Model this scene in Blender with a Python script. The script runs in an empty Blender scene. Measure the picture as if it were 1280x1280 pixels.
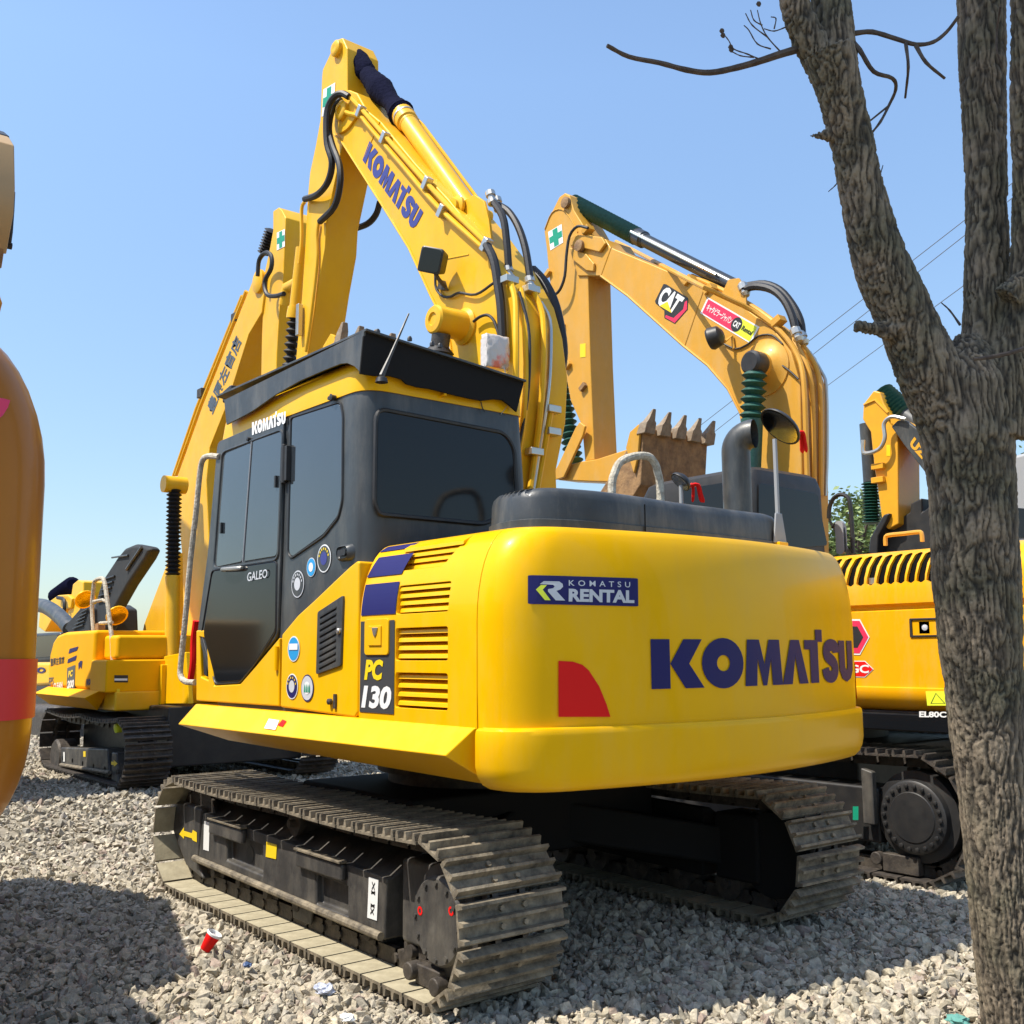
import bpy, bmesh, math, random
import numpy as np
from mathutils import Vector, Matrix, noise
random.seed(7)
PI=math.pi
scene=bpy.context.scene
COL=scene.collection
V=Vector
# ------------------------------------------------------------------ camera
CAM=V((-4.77,3.5394,1.3383)); YAW,PIT,ROL,FPX=-.6706,.1344,-.0061,1307.75
_fw=V((math.cos(YAW)*math.cos(PIT),math.sin(YAW)*math.cos(PIT),math.sin(PIT)))
_r=V((math.sin(YAW),-math.cos(YAW),0)); _u=_r.cross(_fw)
_R=_r*math.cos(ROL)+_u*math.sin(ROL); _U=-_r*math.sin(ROL)+_u*math.cos(ROL)
F0=Matrix.Identity(4)
TH=.0277
FU=Matrix.Rotation(TH,4,'Z')           # the main machine's slewed upper body
def ray(u,v,fr=F0):
    d=_fw+_R*((u-640)/FPX)-_U*((v-640)/FPX)
    inv=fr.inverted()
    return inv@CAM, inv.to_3x3()@d
def U(u,v,ax,val,fr=F0):               # point of a plane (local frame) seen at photo pixel u,v
    c,d=ray(u,v,fr); t=(val-c[ax])/d[ax]
    return c+d*t
def UD(u,v,depth):
    c,d=ray(u,v); return c+d*depth
def hit(u,v,F,fr=F0,t0=2.0,t1=16.0,n=700):
    c,d=ray(u,v,fr); pa=F(c+d*t0); ta=t0
    for i in range(1,n+1):
        t=t0+(t1-t0)*i/n; pb=F(c+d*t)
        if pa*pb<=0:
            lo,hi=ta,t
            for _ in range(30):
                m=(lo+hi)/2
                if F(c+d*m)*pa>0: lo=m
                else: hi=m
            return c+d*lo
        pa,ta=pb,t
    return None
def P(X):
    d=V(X)-CAM; z=d.dot(_fw)
    return 640+FPX*d.dot(_R)/z, 640-FPX*d.dot(_U)/z
cam_d=bpy.data.cameras.new('camera'); cam=bpy.data.objects.new('camera',cam_d); COL.objects.link(cam)
cam_d.sensor_width=36; cam_d.lens=FPX/1280*36; cam_d.clip_start=.05; cam_d.clip_end=3000
M3=Matrix((_R,_U,-_fw)).transposed()
cam.matrix_world=Matrix.Translation(CAM)@M3.to_4x4()
scene.camera=cam
# ------------------------------------------------------------------ object helpers
def tag(o,label=None,cat=None,group=None,kind=None):
    if label: o['label']=label
    if cat: o['category']=cat
    if group: o['group']=group
    if kind: o['kind']=kind
    return o
def empty(name,loc=(0,0,0)):
    o=bpy.data.objects.new(name,None); o.location=loc; o.empty_display_size=.2; COL.objects.link(o); return o
def clampp(p):
    d=0;q=p
    while q is not None and q.parent is not None: q=q.parent; d+=1
    while d>=2: p=p.parent; d-=1
    return p
def rootloc(p):
    while p is not None and p.parent is not None: p=p.parent
    return V(p.location) if p is not None else V((0,0,0))
def circ(r,n,a0=0): return [(r*math.cos(a0+2*PI*i/n),r*math.sin(a0+2*PI*i/n)) for i in range(n)]
def rounded(pts,r,n=5):
    """2-D polygon with every corner rounded; r may be a list"""
    out=[];N=len(pts)
    for i in range(N):
        rr=r[i] if isinstance(r,(list,tuple)) else r
        p=V(pts[i]).to_2d(); a=V(pts[i-1]).to_2d(); b=V(pts[(i+1)%N]).to_2d()
        if rr<=0: out.append((p.x,p.y)); continue
        da=(a-p); db=(b-p); la,lb=da.length,db.length; da.normalize(); db.normalize()
        q=min(rr,la*.49,lb*.49)
        A=p+da*q; B=p+db*q
        for k in range(n+1):
            t=k/n; c=A*(1-t)**2+p*2*t*(1-t)+B*t*t
            out.append((c.x,c.y))
    return out
def smooth_path(pts,n=6):
    P_=[V(p) for p in pts]; 
    if len(P_)<3: return P_
    Q=[P_[0]*2-P_[1]]+P_+[P_[-1]*2-P_[-2]]; out=[]
    for i in range(1,len(Q)-2):
        a,b,c,d=Q[i-1],Q[i],Q[i+1],Q[i+2]
        for k in range(n):
            t=k/n
            out.append(.5*((2*b)+(c-a)*t+(2*a-5*b+4*c-d)*t*t+(3*b-a-3*c+d)*t**3))
    out.append(P_[-1]); return out
class MB:
    def __init__(s,fr=F0): s.v=[];s.f=[];s.m=[];s.fr=fr
    def add(s,vs,fs,m=0):
        b=len(s.v); s.v+= [V(x) for x in vs]; s.f+=[tuple(b+i for i in f) for f in fs]; s.m+=[m]*len(fs); return s
    def box(s,lo,hi,m=0,rot=None,c=None):
        x0,y0,z0=lo;x1,y1,z1=hi
        vs=[V((x,y,z)) for x in(x0,x1) for y in(y0,y1) for z in(z0,z1)]
        if rot is not None:
            c=V(c) if c is not None else (V(lo)+V(hi))/2
            vs=[c+rot@(v-c) for v in vs]
        return s.add(vs,[(0,1,3,2),(4,6,7,5),(0,4,5,1),(2,3,7,6),(0,2,6,4),(1,5,7,3)],m)
    def prism(s,pts,off,m=0):
        n=len(pts); pts=[V(p) for p in pts]; off=V(off)
        nrm=V((0,0,0))
        for i in range(n):
            a,b=pts[i],pts[(i+1)%n]; nrm+=a.cross(b)
        flip=nrm.dot(off)>0
        vs=pts+[p+off for p in pts]
        base=tuple(range(n)); top=tuple(range(n,2*n))
        fs=[base[::-1] if flip else base, top if flip else top[::-1]]
        for i in range(n):
            j=(i+1)%n
            fs.append((i,j,n+j,n+i) if flip else (j,i,n+i,n+j))
        return s.add(vs,fs,m)
    def tube(s,path,r,seg=10,m=0,cap=True):
        path=[V(p) for p in path]; n=len(path)
        rs=r if isinstance(r,(list,tuple)) else [r]*n
        T=[]
        for i in range(n):
            t=path[min(i+1,n-1)]-path[max(i-1,0)]
            T.append(t.normalized() if t.length>1e-9 else V((0,0,1)))
        a=T[0].orthogonal().normalized(); vs=[];fs=[]
        for i in range(n):
            a=(a-T[i]*a.dot(T[i])); a=a.normalized() if a.length>1e-6 else T[i].orthogonal().normalized()
            b=T[i].cross(a)
            for k in range(seg):
                an=2*PI*k/seg; vs.append(path[i]+(a*math.cos(an)+b*math.sin(an))*rs[i])
        for i in range(n-1):
            for k in range(seg):
                k2=(k+1)%seg; fs.append((i*seg+k,i*seg+k2,(i+1)*seg+k2,(i+1)*seg+k))
        if cap:
            fs.append(tuple(range(seg))[::-1]); fs.append(tuple((n-1)*seg+k for k in range(seg)))
        return s.add(vs,fs,m)
    def cyl(s,a,b,r,seg=20,m=0): return s.tube([a,b],r,seg,m)
    def lathe(s,prof,o,axis,seg=24,m=0):
        """prof: (radius, height along axis)"""
        o=V(o);ax=V(axis).normalized();a=ax.orthogonal().normalized();b=ax.cross(a);vs=[];fs=[]
        for r,h in prof:
            for k in range(seg):
                an=2*PI*k/seg; vs.append(o+ax*h+(a*math.cos(an)+b*math.sin(an))*max(r,1e-4))
        for i in range(len(prof)-1):
            for k in range(seg):
                k2=(k+1)%seg; fs.append((i*seg+k,i*seg+k2,(i+1)*seg+k2,(i+1)*seg+k))
        fs.append(tuple(range(seg))[::-1]); fs.append(tuple((len(prof)-1)*seg+k for k in range(seg)))
        return s.add(vs,fs,m)
    def loft(s,rings,m=0,cap=True):
        n=len(rings[0]);vs=[p for r in rings for p in r];fs=[]
        for i in range(len(rings)-1):
            for k in range(n):
                k2=(k+1)%n; fs.append((i*n+k,i*n+k2,(i+1)*n+k2,(i+1)*n+k))
        if cap:
            fs.append(tuple(range(n))[::-1]); fs.append(tuple((len(rings)-1)*n+k for k in range(n)))
        return s.add(vs,fs,m)
    def bellows(s,a,b,r0,r1,n,seg=18,m=0):
        a=V(a);b=V(b);L=(b-a).length;pr=[]
        for i in range(n):
            pr+= [(r0,L*i/n),(r1,L*(i+.5)/n)]
        pr.append((r0,L)); return s.lathe(pr,a,b-a,seg,m)
    def sheet(s,pts,m=0): return s.add(pts,[tuple(range(len(pts)))],m)
    def build(s,name,mats,parent=None,label=None,bevel=0,seg=2,ang=35,smooth=True,fr=None):
        parent=clampp(parent); fr=fr or s.fr; rl=rootloc(parent)
        me=bpy.data.meshes.new(name)
        me.from_pydata([tuple((fr@v)-rl) for v in s.v],[],s.f)
        if not isinstance(mats,(list,tuple)): mats=[mats]
        for q in mats: me.materials.append(q)
        me.polygons.foreach_set('material_index',s.m)
        bm=bmesh.new(); bm.from_mesh(me)
        bmesh.ops.recalc_face_normals(bm,faces=bm.faces); bm.to_mesh(me); bm.free()
        o=bpy.data.objects.new(name,me); COL.objects.link(o)
        if parent is not None: o.parent=parent
        if bevel>0:
            mo=o.modifiers.new('bevel','BEVEL'); mo.width=bevel; mo.segments=seg; mo.limit_method='ANGLE'; mo.angle_limit=math.radians(ang); mo.harden_normals=True; mo.use_clamp_overlap=True
        if smooth:
            me.shade_smooth(); me.set_sharp_from_angle(angle=math.radians(ang))
        if label: o['label']=label
        me.update()
        return o
def cut(o,cutters):
    """boolean-subtract an MB from an object, baked into its mesh"""
    c=cutters.build('cutter',o.data.materials[0],None,smooth=False)
    for mo in list(o.modifiers): mo.show_viewport=False
    b=o.modifiers.new('b','BOOLEAN'); b.object=c; b.operation='DIFFERENCE'; b.solver='EXACT'
    dg=bpy.context.evaluated_depsgraph_get(); dg.update()
    me=bpy.data.meshes.new_from_object(o.evaluated_get(dg))
    o.modifiers.remove(b); old=o.data; o.data=me
    for mo in list(o.modifiers): mo.show_viewport=True
    bpy.data.objects.remove(c); bpy.data.meshes.remove(old)
    me.name=o.name
    me.shade_smooth(); me.set_sharp_from_angle(angle=math.radians(35))
def quad(c):
    bl,br,tr,tl=[V(p) for p in c]
    return lambda a,b: (bl*(1-a)+br*a)*(1-b)+(tl*(1-a)+tr*a)*b
def text2d(s,bold=0.0,shear=0.0,spacing=1.0):
    cu=bpy.data.curves.new('t','FONT'); cu.body=s; cu.size=1; cu.offset=bold; cu.shear=shear; cu.space_character=spacing; cu.resolution_u=3
    o=bpy.data.objects.new('t',cu); COL.objects.link(o)
    dg=bpy.context.evaluated_depsgraph_get(); dg.update()
    me=bpy.data.meshes.new_from_object(o.evaluated_get(dg))
    vs=[(v.co.x,v.co.y) for v in me.vertices]; fs=[tuple(p.vertices) for p in me.polygons]
    bpy.data.objects.remove(o); bpy.data.curves.remove(cu); bpy.data.meshes.remove(me)
    if not vs: return [(0,0),(1,0),(1,1)],[(0,1,2)]
    x0=min(v[0] for v in vs);x1=max(v[0] for v in vs);y0=min(v[1] for v in vs);y1=max(v[1] for v in vs)
    return [((x-x0)/(x1-x0),(y-y0)/(y1-y0)) for x,y in vs],fs
def strip(path,w,closed=False):
    """flat stroke of width w along a 2-D path -> verts, quads"""
    n=len(path);vs=[];fs=[]
    for i,(x,y) in enumerate(path):
        a=path[(i-1)%n] if closed or i>0 else path[i]; b=path[(i+1)%n] if closed or i<n-1 else path[i]
        t=V((b[0]-a[0],b[1]-a[1])); t.normalize(); nx,ny=-t.y,t.x
        ww=w(i/(n-1)) if callable(w) else w
        vs+=[(x+nx*ww/2,y+ny*ww/2),(x-nx*ww/2,y-ny*ww/2)]
    for i in range(n if closed else n-1):
        j=(i+1)%n; fs.append((2*i,2*i+1,2*j+1,2*j))
    return vs,fs
def block_word():
    """the heavy block lettering of the maker's name, unit height, total width returned"""
    vs=[];fs=[];x=0
    def put(v,f,w,gap=.03):
        nonlocal x
        b=len(vs); vs.extend((x+a,c) for a,c in v); fs.extend(tuple(b+i for i in q) for q in f); x+=w+gap
    put([(0,0),(.34,0),(.34,1),(0,1),(.345,.5),(.60,1),(.96,1),(.70,.5),(.99,0),(.62,0)],[(0,1,2,3),(4,9,8,7,6,5)],.97,-.02)
    n=28; v=[]; f=[]
    for i in range(n):
        a=2*PI*i/n; v+=[(.45+.45*math.cos(a),.5+.53*math.sin(a)),(.45+.14*math.cos(a),.5+.17*math.sin(a))]
    f=[(2*i,2*((i+1)%n),2*((i+1)%n)+1,2*i+1) for i in range(n)]
    put(v,f,.90)
    put([(0,0),(.07,1),(.37,1),(.5,.46),(.63,1),(.93,1),(1,0),(.71,0),(.68,.58),(.55,0),(.45,0),(.32,.58),(.29,0)],[(0,12,11,1),(1,11,3,2),(11,10,3),(10,9,3),(9,8,3),(3,8,5,4),(8,7,6,5)],1.0,0)
    put([(0,0),(.28,1),(.56,1),(.84,0),(.54,0),(.42,.62),(.30,0)],[(0,6,5,1),(1,5,2),(2,5,4,3)],.84,-.1)
    put([(0,.78),(0,1),(.2,1),(.42,1),(.42,1.25),(.68,1.25),(.68,.96),(.5,.96),(.5,.78),(.5,0),(.2,0),(.2,.78)],[(0,11,2,1),(11,10,9,8,7,3,2),(3,7,6,5,4)],.66,0)
    pts=[(.62,.70),(.60,.83),(.48,.88),(.34,.88),(.22,.82),(.19,.70),(.25,.60),(.38,.53),(.50,.45),(.56,.33),(.52,.20),(.42,.13),(.28,.13),(.17,.19),(.13,.33)]
    put(*strip([(p.x,p.y) for p in smooth_path([(a,b,0) for a,b in pts],3)],.29),.72,.03)
    pts=[(.15,1),(.15,.5),(.16,.3),(.24,.17),(.36,.12),(.48,.17),(.56,.3),(.57,.5),(.57,1)]
    put(*strip(pts,.29),.72,0)
    X=max(a for a,b in vs); 
    return [(a/X,b) for a,b in vs],fs
def decal(name,vf,mapf,mat,parent,fr=F0,sub=0,label=None):
    vs,fs=vf; parent=clampp(parent)
    bm=bmesh.new(); bv=[bm.verts.new((a,b,0)) for a,b in vs]
    for f in fs:
        try: bm.faces.new([bv[i] for i in f])
        except ValueError: pass
    if sub:
        bmesh.ops.triangulate(bm,faces=bm.faces)
        for _ in range(4):
            ed=[e for e in bm.edges if (abs(e.verts[0].co.x-e.verts[1].co.x)>sub)]
            if not ed: break
            bmesh.ops.subdivide_edges(bm,edges=ed,cuts=1)
            bmesh.ops.triangulate(bm,faces=[f for f in bm.faces if len(f.verts)>3])
    rl=rootloc(parent)
    for v in bm.verts: v.co=(fr@V(mapf(v.co.x,v.co.y)))-rl
    me=bpy.data.meshes.new(name); bm.to_mesh(me); bm.free(); me.materials.append(mat)
    o=bpy.data.objects.new(name,me); COL.objects.link(o); o.parent=parent
    if label: o['label']=label
    return o
RECT=([(0,0),(1,0),(1,1),(0,1)],[(0,1,2,3)])
def disc2d(n=28,r=.5,r0=0):
    vs=[(.5+r*math.cos(2*PI*i/n),.5+r*math.sin(2*PI*i/n)) for i in range(n)]
    if r0==0: return vs,[tuple(range(n))]
    vs+= [(.5+r0*math.cos(2*PI*i/n),.5+r0*math.sin(2*PI*i/n)) for i in range(n)]
    return vs,[(i,(i+1)%n,n+(i+1)%n,n+i) for i in range(n)]
def lift(mapf,n,d): 
    n=V(n); return lambda a,b: V(mapf(a,b))+n*d
# ------------------------------------------------------------------ materials
def mat(name,col,rough=.5,metal=0,coat=0,noise_amt=0,noise_scale=8,bump=0,bscale=60,col2=None,spec=.5,emis=None,mix=(.35,.65),detail=6,tint=None,dust=0,dcol=(.50,.44,.33)):
    m=bpy.data.materials.new(name); m.use_nodes=True; nt=m.node_tree; b=nt.nodes['Principled BSDF']
    b.inputs['Base Color'].default_value=(*col,1); b.inputs['Roughness'].default_value=rough; b.inputs['Metallic'].default_value=metal
    b.inputs['Coat Weight'].default_value=coat; b.inputs['Coat Roughness'].default_value=.06
    b.inputs['Specular IOR Level'].default_value=spec
    if tint: b.inputs['Specular Tint'].default_value=(*tint,1); b.inputs['Coat Tint'].default_value=(*[.5+.5*t for t in tint],1)
    L=nt.links.new
    if col2 is not None or noise_amt or bump:
        tc=nt.nodes.new('ShaderNodeTexCoord')
    if col2 is not None:
        n=nt.nodes.new('ShaderNodeTexNoise'); n.inputs['Scale'].default_value=noise_scale; n.inputs['Detail'].default_value=detail; n.inputs['Roughness'].default_value=.65
        L(tc.outputs['Object'],n.inputs['Vector'])
        r=nt.nodes.new('ShaderNodeValToRGB'); r.color_ramp.elements[0].position=mix[0]; r.color_ramp.elements[1].position=mix[1]
        r.color_ramp.elements[0].color=(*col,1); r.color_ramp.elements[1].color=(*col2,1)
        L(n.outputs['Fac'],r.inputs['Fac']); L(r.outputs['Color'],b.inputs['Base Color'])
    if dust:
        mp=nt.nodes.new('ShaderNodeMapping'); mp.inputs['Scale'].default_value=(2.2,2.2,.55); L(tc.outputs['Object'],mp.inputs['Vector'])
        n=nt.nodes.new('ShaderNodeTexNoise'); n.inputs['Scale'].default_value=3.1; n.inputs['Detail'].default_value=9; n.inputs['Roughness'].default_value=.72; L(mp.outputs['Vector'],n.inputs['Vector'])
        q=nt.nodes.new('ShaderNodeMapRange'); q.inputs['From Min'].default_value=.46; q.inputs['From Max'].default_value=.80; q.inputs['To Max'].default_value=dust; L(n.outputs['Fac'],q.inputs['Value'])
        mx=nt.nodes.new('ShaderNodeMix'); mx.data_type='RGBA'; L(q.outputs['Result'],mx.inputs['Factor']); src=b.inputs['Base Color'].links[0].from_socket; L(src,mx.inputs['A']); mx.inputs['B'].default_value=(*dcol,1); L(mx.outputs['Result'],b.inputs['Base Color'])
    if noise_amt:
        n=nt.nodes.new('ShaderNodeTexNoise'); n.inputs['Scale'].default_value=noise_scale*2.3; n.inputs['Detail'].default_value=5
        L(tc.outputs['Object'],n.inputs['Vector'])
        mr=nt.nodes.new('ShaderNodeMapRange'); mr.inputs['To Min'].default_value=max(0,rough-noise_amt); mr.inputs['To Max'].default_value=min(1,rough+noise_amt)
        L(n.outputs['Fac'],mr.inputs['Value']); L(mr.outputs['Result'],b.inputs['Roughness'])
    if bump:
        n=nt.nodes.new('ShaderNodeTexNoise'); n.inputs['Scale'].default_value=bscale; n.inputs['Detail'].default_value=5
        L(tc.outputs['Object'],n.inputs['Vector'])
        bp=nt.nodes.new('ShaderNodeBump'); bp.inputs['Strength'].default_value=bump; bp.inputs['Distance'].default_value=.01
        L(n.outputs['Fac'],bp.inputs['Height']); L(bp.outputs['Normal'],b.inputs['Normal'])
    return m
YEL=mat('yellow_paint',(.86,.472,.0012),.33,dust=.09,coat=.12,tint=(1,.72,.12),noise_amt=.06,noise_scale=3,col2=(.83,.447,.0012),bump=.03,bscale=25)
YEL2=mat('boom_yellow',(.78,.44,.012),.42,dust=.14,coat=.08,tint=(1,.75,.3),noise_amt=.1,noise_scale=4,col2=(.72,.385,.014),bump=.05,bscale=30)
CATY=mat('tan_yellow_paint',(.62,.315,.04),.42,dust=.25,coat=.1,tint=(1,.8,.45),noise_amt=.1,noise_scale=4,col2=(.56,.295,.042),bump=.04,bscale=30)
CATB=mat('amber_paint',(.84,.40,.004),.36,dust=.2,coat=.15,tint=(1,.75,.2),noise_amt=.08,noise_scale=3,col2=(.80,.375,.005),bump=.03,bscale=25)
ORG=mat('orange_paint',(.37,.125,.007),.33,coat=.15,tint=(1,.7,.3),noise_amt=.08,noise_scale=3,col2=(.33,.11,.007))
YELM=mat('dusty_yellow_paint',(.86,.42,.004),.6,tint=(1,.75,.2),noise_amt=.08,noise_scale=3,col2=(.80,.385,.005),spec=.25)
HOODM=mat('dull_hood_paint',(.03,.033,.036),.75,col2=(.04,.043,.046),spec=.2)
CHAR=mat('charcoal_paint',(.032,.035,.037),.45,dust=.22,coat=.1,noise_amt=.1,noise_scale=6,col2=(.045,.049,.05),bump=.05,bscale=90)
CABC=mat('cab_grey_paint',(.034,.039,.042),.42,dust=.16,coat=.12,noise_amt=.08,noise_scale=5,col2=(.045,.051,.054),bump=.04,bscale=40)
BLK=mat('black_paint',(.016,.016,.017),.45,noise_amt=.12,noise_scale=8,col2=(.03,.028,.026))
FRAME=mat('track_frame_paint',(.035,.033,.032),.5,dust=.18,noise_amt=.15,noise_scale=7,col2=(.10,.092,.08),mix=(.45,.8),bump=.12,bscale=50)
STEEL=mat('dusty_steel',(.075,.063,.047),.7,metal=.15,noise_amt=.15,noise_scale=14,col2=(.33,.275,.19),mix=(.34,.72),bump=.35,bscale=70)
DSTEEL=mat('dark_steel',(.045,.038,.033),.6,metal=.3,noise_amt=.15,noise_scale=14,col2=(.12,.10,.078),mix=(.4,.75),bump=.3,bscale=70)
RUBBER=mat('black_rubber',(.013,.013,.015),.55,bump=.1)
NAVY=mat('navy_cloth',(.004,.005,.018),1.0,spec=.08,col2=(.007,.008,.026),noise_scale=40,bump=.8,bscale=45)
GREENB=mat('dark_green_bellows',(.008,.06,.045),.5,col2=(.02,.09,.07),noise_scale=30,bump=.3,bscale=60)
CHROME=mat('chrome',(.7,.7,.7),.15,metal=1)
ZINC=mat('zinc',(.55,.53,.48),.38,metal=.9,noise_amt=.1)
BLUE=mat('blue_decal',(.016,.015,.105),.5,spec=.25)
VOID=mat('slot_darkness',(.006,.006,.006),.95,spec=.05)
BOOMBLUE=mat('boom_blue_decal',(.04,.045,.22),.4)
DGREY=mat('grey_decal',(.05,.055,.06),.35,coat=.2)
WHT=mat('white_decal',(.78,.78,.76),.4)
SILV=mat('silver_decal',(.55,.56,.58),.3)
RED=mat('red_decal',(.74,.012,.010),.5,spec=.15)
PINK=mat('pink_decal',(.75,.03,.09),.4)
LIME=mat('lime_decal',(.72,.8,.04),.4)
YDEC=mat('yellow_decal',(.85,.6,.01),.4)
GREEN=mat('green_decal',(.01,.28,.16),.4)
SKYB=mat('light_blue_decal',(.02,.3,.62),.4)
GLASS=mat('tinted_glass',(.022,.028,.034),.07,spec=.8,coat=.5,col2=(.03,.036,.043),noise_scale=1.5)
GLASSD=mat('dark_glass',(.008,.009,.011),.08,spec=.35)
BLKM=mat('matt_black_paint',(.014,.0135,.013),.8,spec=.15)
KHAKI=mat('dust_coated_steel',(.30,.26,.17),.8,col2=(.42,.37,.25),noise_scale=9,bump=.2,bscale=60)
SILVER=mat('grey_plastic',(.3,.31,.32),.5)
WRAP=mat('dirty_wrap',(.55,.50,.40),.75,col2=(.25,.21,.15),noise_scale=35,mix=(.4,.7),bump=.6,bscale=80)
RUST=mat('rusty_steel',(.17,.095,.045),.75,col2=(.36,.21,.09),noise_scale=9,bump=.5,bscale=40,noise_amt=.1)
TOOTH=mat('tooth_steel',(.20,.14,.09),.6,col2=(.30,.24,.17),noise_scale=20,bump=.3)
# ------------------------------------------------------------------ crawler tracks
def track_path(L,H,sag=.0):
    """closed centre line of the chain in (x,z): L half length, H height over the grousers"""
    t=.045; r=H/2-t; c=L-r-t; pts=[]
    n=60
    for i in range(n): x=-c+2*c*i/n; pts.append((x,t+ (0.012 if False else 0)))
    for i in range(40):
        a=-PI/2+PI*i/40; pts.append((c+r*math.cos(a),t+r+r*math.sin(a)))
    for i in range(n):
        x=c-2*c*i/n; k=i/n; s=-sag*math.sin(PI*((k*2)%1.0))
        pts.append((x,t+2*r+s))
    for i in range(40):
        a=PI/2+PI*i/40; pts.append((-c+r*math.cos(a),t+r+r*math.sin(a)))
    return pts
def resample(pts,n,off=0):
    P2=[V(p) for p in pts]; seg=[(P2[(i+1)%len(P2)]-P2[i]).length for i in range(len(P2))]; T=sum(seg)
    out=[]
    for k in range(n):
        d=(T*(k+off)/n)%T; i=0
        while d>seg[i]: d-=seg[i]; i=(i+1)%len(P2)
        a,b=P2[i],P2[(i+1)%len(P2)]; p=a.lerp(b,d/seg[i]); tg=(b-a).normalized(); out.append((p,tg))
    return out,T
def make_track(root,cx,yo,yi,z0,L,H,n,mshoe,mchain,name='crawler_track',sag=.02,grouser=3,off=0.0,visible=True):
    """one crawler: yo outer edge, yi inner edge; chain is the part, shoes are its sub-parts"""
    pts=track_path(L,H,sag); S,T=resample(pts,n,off); pitch=T/n; yc=(yo+yi)/2; w=abs(yo-yi)
    mb=MB()
    for (p,tg) in S:
        nx=V((tg.y,-tg.x))        # outward normal of a counter-clockwise loop
        q=p-nx*.035
        for s in (-1,1):
            a=V((cx+q.x,yc+s*.065,z0+q.y)); d=V((tg.x,0,tg.y)); nn=V((nx.x,0,nx.y))
            c0=a-d*pitch*.56; c1=a+d*pitch*.56
            ring=[]
            vs=[]
            for c_ in (c0,c1):
                for yy in (-.014,.014):
                    for h in (-.034,.034): vs.append(c_+V((0,yy,0))+nn*h)
            mb.add(vs,[(0,1,3,2),(4,6,7,5),(0,4,5,1),(2,3,7,6),(0,2,6,4),(1,5,7,3)])
        mb.cyl(V((cx+q.x-tg.x*pitch*.5,yc-.09,z0+q.y-tg.y*pitch*.5)),V((cx+q.x-tg.x*pitch*.5,yc+.09,z0+q.y-tg.y*pitch*.5)),.02,8)
    tr=mb.build(name,mchain,root,smooth=False)
    # shoe prototype in local coords: x along travel, z outward
    t=.012; hp=pitch*.5
    prof=[(-hp*.925,0),(hp*.915,0),(hp*.915,t)]
    gx=[-.82,-.05,.72] if grouser==3 else [-.8]
    gh=.030 if grouser==3 else .03
    for g in gx[::-1]:
        x=g*hp; prof+= [(x+.011,t),(x+.006,t+gh),(x-.006,t+gh),(x-.011,t)]
    prof.append((-hp*.925,t))
    # the plate's leading edge curls under the next one
    me=bpy.data.meshes.new('track_shoe'); mb2=MB()
    mb2.prism([(x,-w/2,z) for x,z in prof],(0,w,0))
    for bx in (-.45,.35):
        for by in (-.055,.055): mb2.cyl((bx*hp,by,t),(bx*hp,by,t+.014),.012,6)
    proto=None; rl=rootloc(root)
    for i,(p,tg) in enumerate(S):
        nx=V((tg.y,-tg.x)); q=p
        X=V((tg.x,0,tg.y)); Z=V((nx.x,0,nx.y)); Y=Z.cross(X)
        M=Matrix((X,Y,Z)).transposed().to_4x4(); M.translation=V((cx+q.x,yc,z0+q.y))-rl
        if proto is None:
            proto=mb2.build('track_shoe',[mshoe,KHAKI] if mshoe is STEEL else mshoe,None,smooth=False)
            if mshoe is STEEL:
                for f_ in proto.data.polygons:
                    if f_.normal.z<-.9: f_.material_index=1
            proto.parent=tr; o=proto
        else:
            o=proto.copy(); COL.objects.link(o); o.parent=tr
        o.matrix_local=M
    return tr
def sprocket(parent,cx,y,z,r,mt,name='sprocket',teeth=17,w=.05):
    mb=MB(); pts=[]
    for i in range(teeth*4):
        a=2*PI*i/(teeth*4); rr=r if i%4 in(0,1) else r*.9
        pts.append((cx+rr*math.cos(a),y-w/2,z+rr*math.sin(a)))
    mb.prism(pts,(0,w,0)); return mb.build(name,mt,parent,bevel=.003)
def roller(parent,cx,yc,z,r,w,mt,name):
    mb=MB()
    mb.lathe([(.3*r,-w/2-.03),(.35*r,-w/2-.03),(.35*r,-w/2),(r*1.12,-w/2),(r*1.12,-w/2+.02),(r,-w/2+.03),(r*.9,0),(r,w/2-.03),(r*1.12,w/2-.02),(r*1.12,w/2),(.35*r,w/2),(.35*r,w/2+.03),(.3*r,w/2+.03)],(cx,yc,z),(0,1,0),20)
    return mb.build(name,mt,parent)
# ================================================================== MAIN MACHINE
K=empty('excavator',(0,0,0))
tag(K,'large bright yellow excavator in the foreground with grey cab, its rounded tail facing the viewer','excavator','yellow excavators parked on the gravel')
W=1.197; ZT=1.83
def inset(z):
    if z<=1.46: return 0.0
    t=min(1,(z-1.46)/(ZT-1.46)); a=math.asin(t)
    return .17*(1-math.cos(a))
def rearx(y,x0=-1.872): return x0+.1543*abs(y)**1.8
def cwx(y,ins,half,x0):
    h=half-ins; yr=h-.18; a=min(abs(y),h); ins=ins*.38
    if a<=yr: return rearx(a,x0)+ins
    sl=.1543*1.8*yr**.8; xr_=rearx(yr,x0)+ins; xc=xr_+sl*.18; t=math.sqrt((h-a)/.18)
    return (1-t)**2*(xc+.15)+2*t*(1-t)*xc+t*t*xr_
def cw_outline(z,x0,ins,half=W,front=-1.515,rc=.2):
    """plan outline of the counterweight at height z"""
    h=half-ins; pts=[]
    pts.append((front,h)); n=12
    for i in range(1,n):
        t=i/n; y=h-t*t*.18; pts.append((cwx(y,ins,half,x0),y))
    m=36; yr=h-.18
    for i in range(m+1):
        y=yr-2*yr*i/m; pts.append((cwx(y,ins,half,x0),y))
    for i in range(n-1,0,-1):
        t=i/n; y=-(h-t*t*.18); pts.append((cwx(y,ins,half,x0),y))
    pts.append((front,-h))
    return [V((x,y,z)) for x,y in pts]
rings=[]
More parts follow.
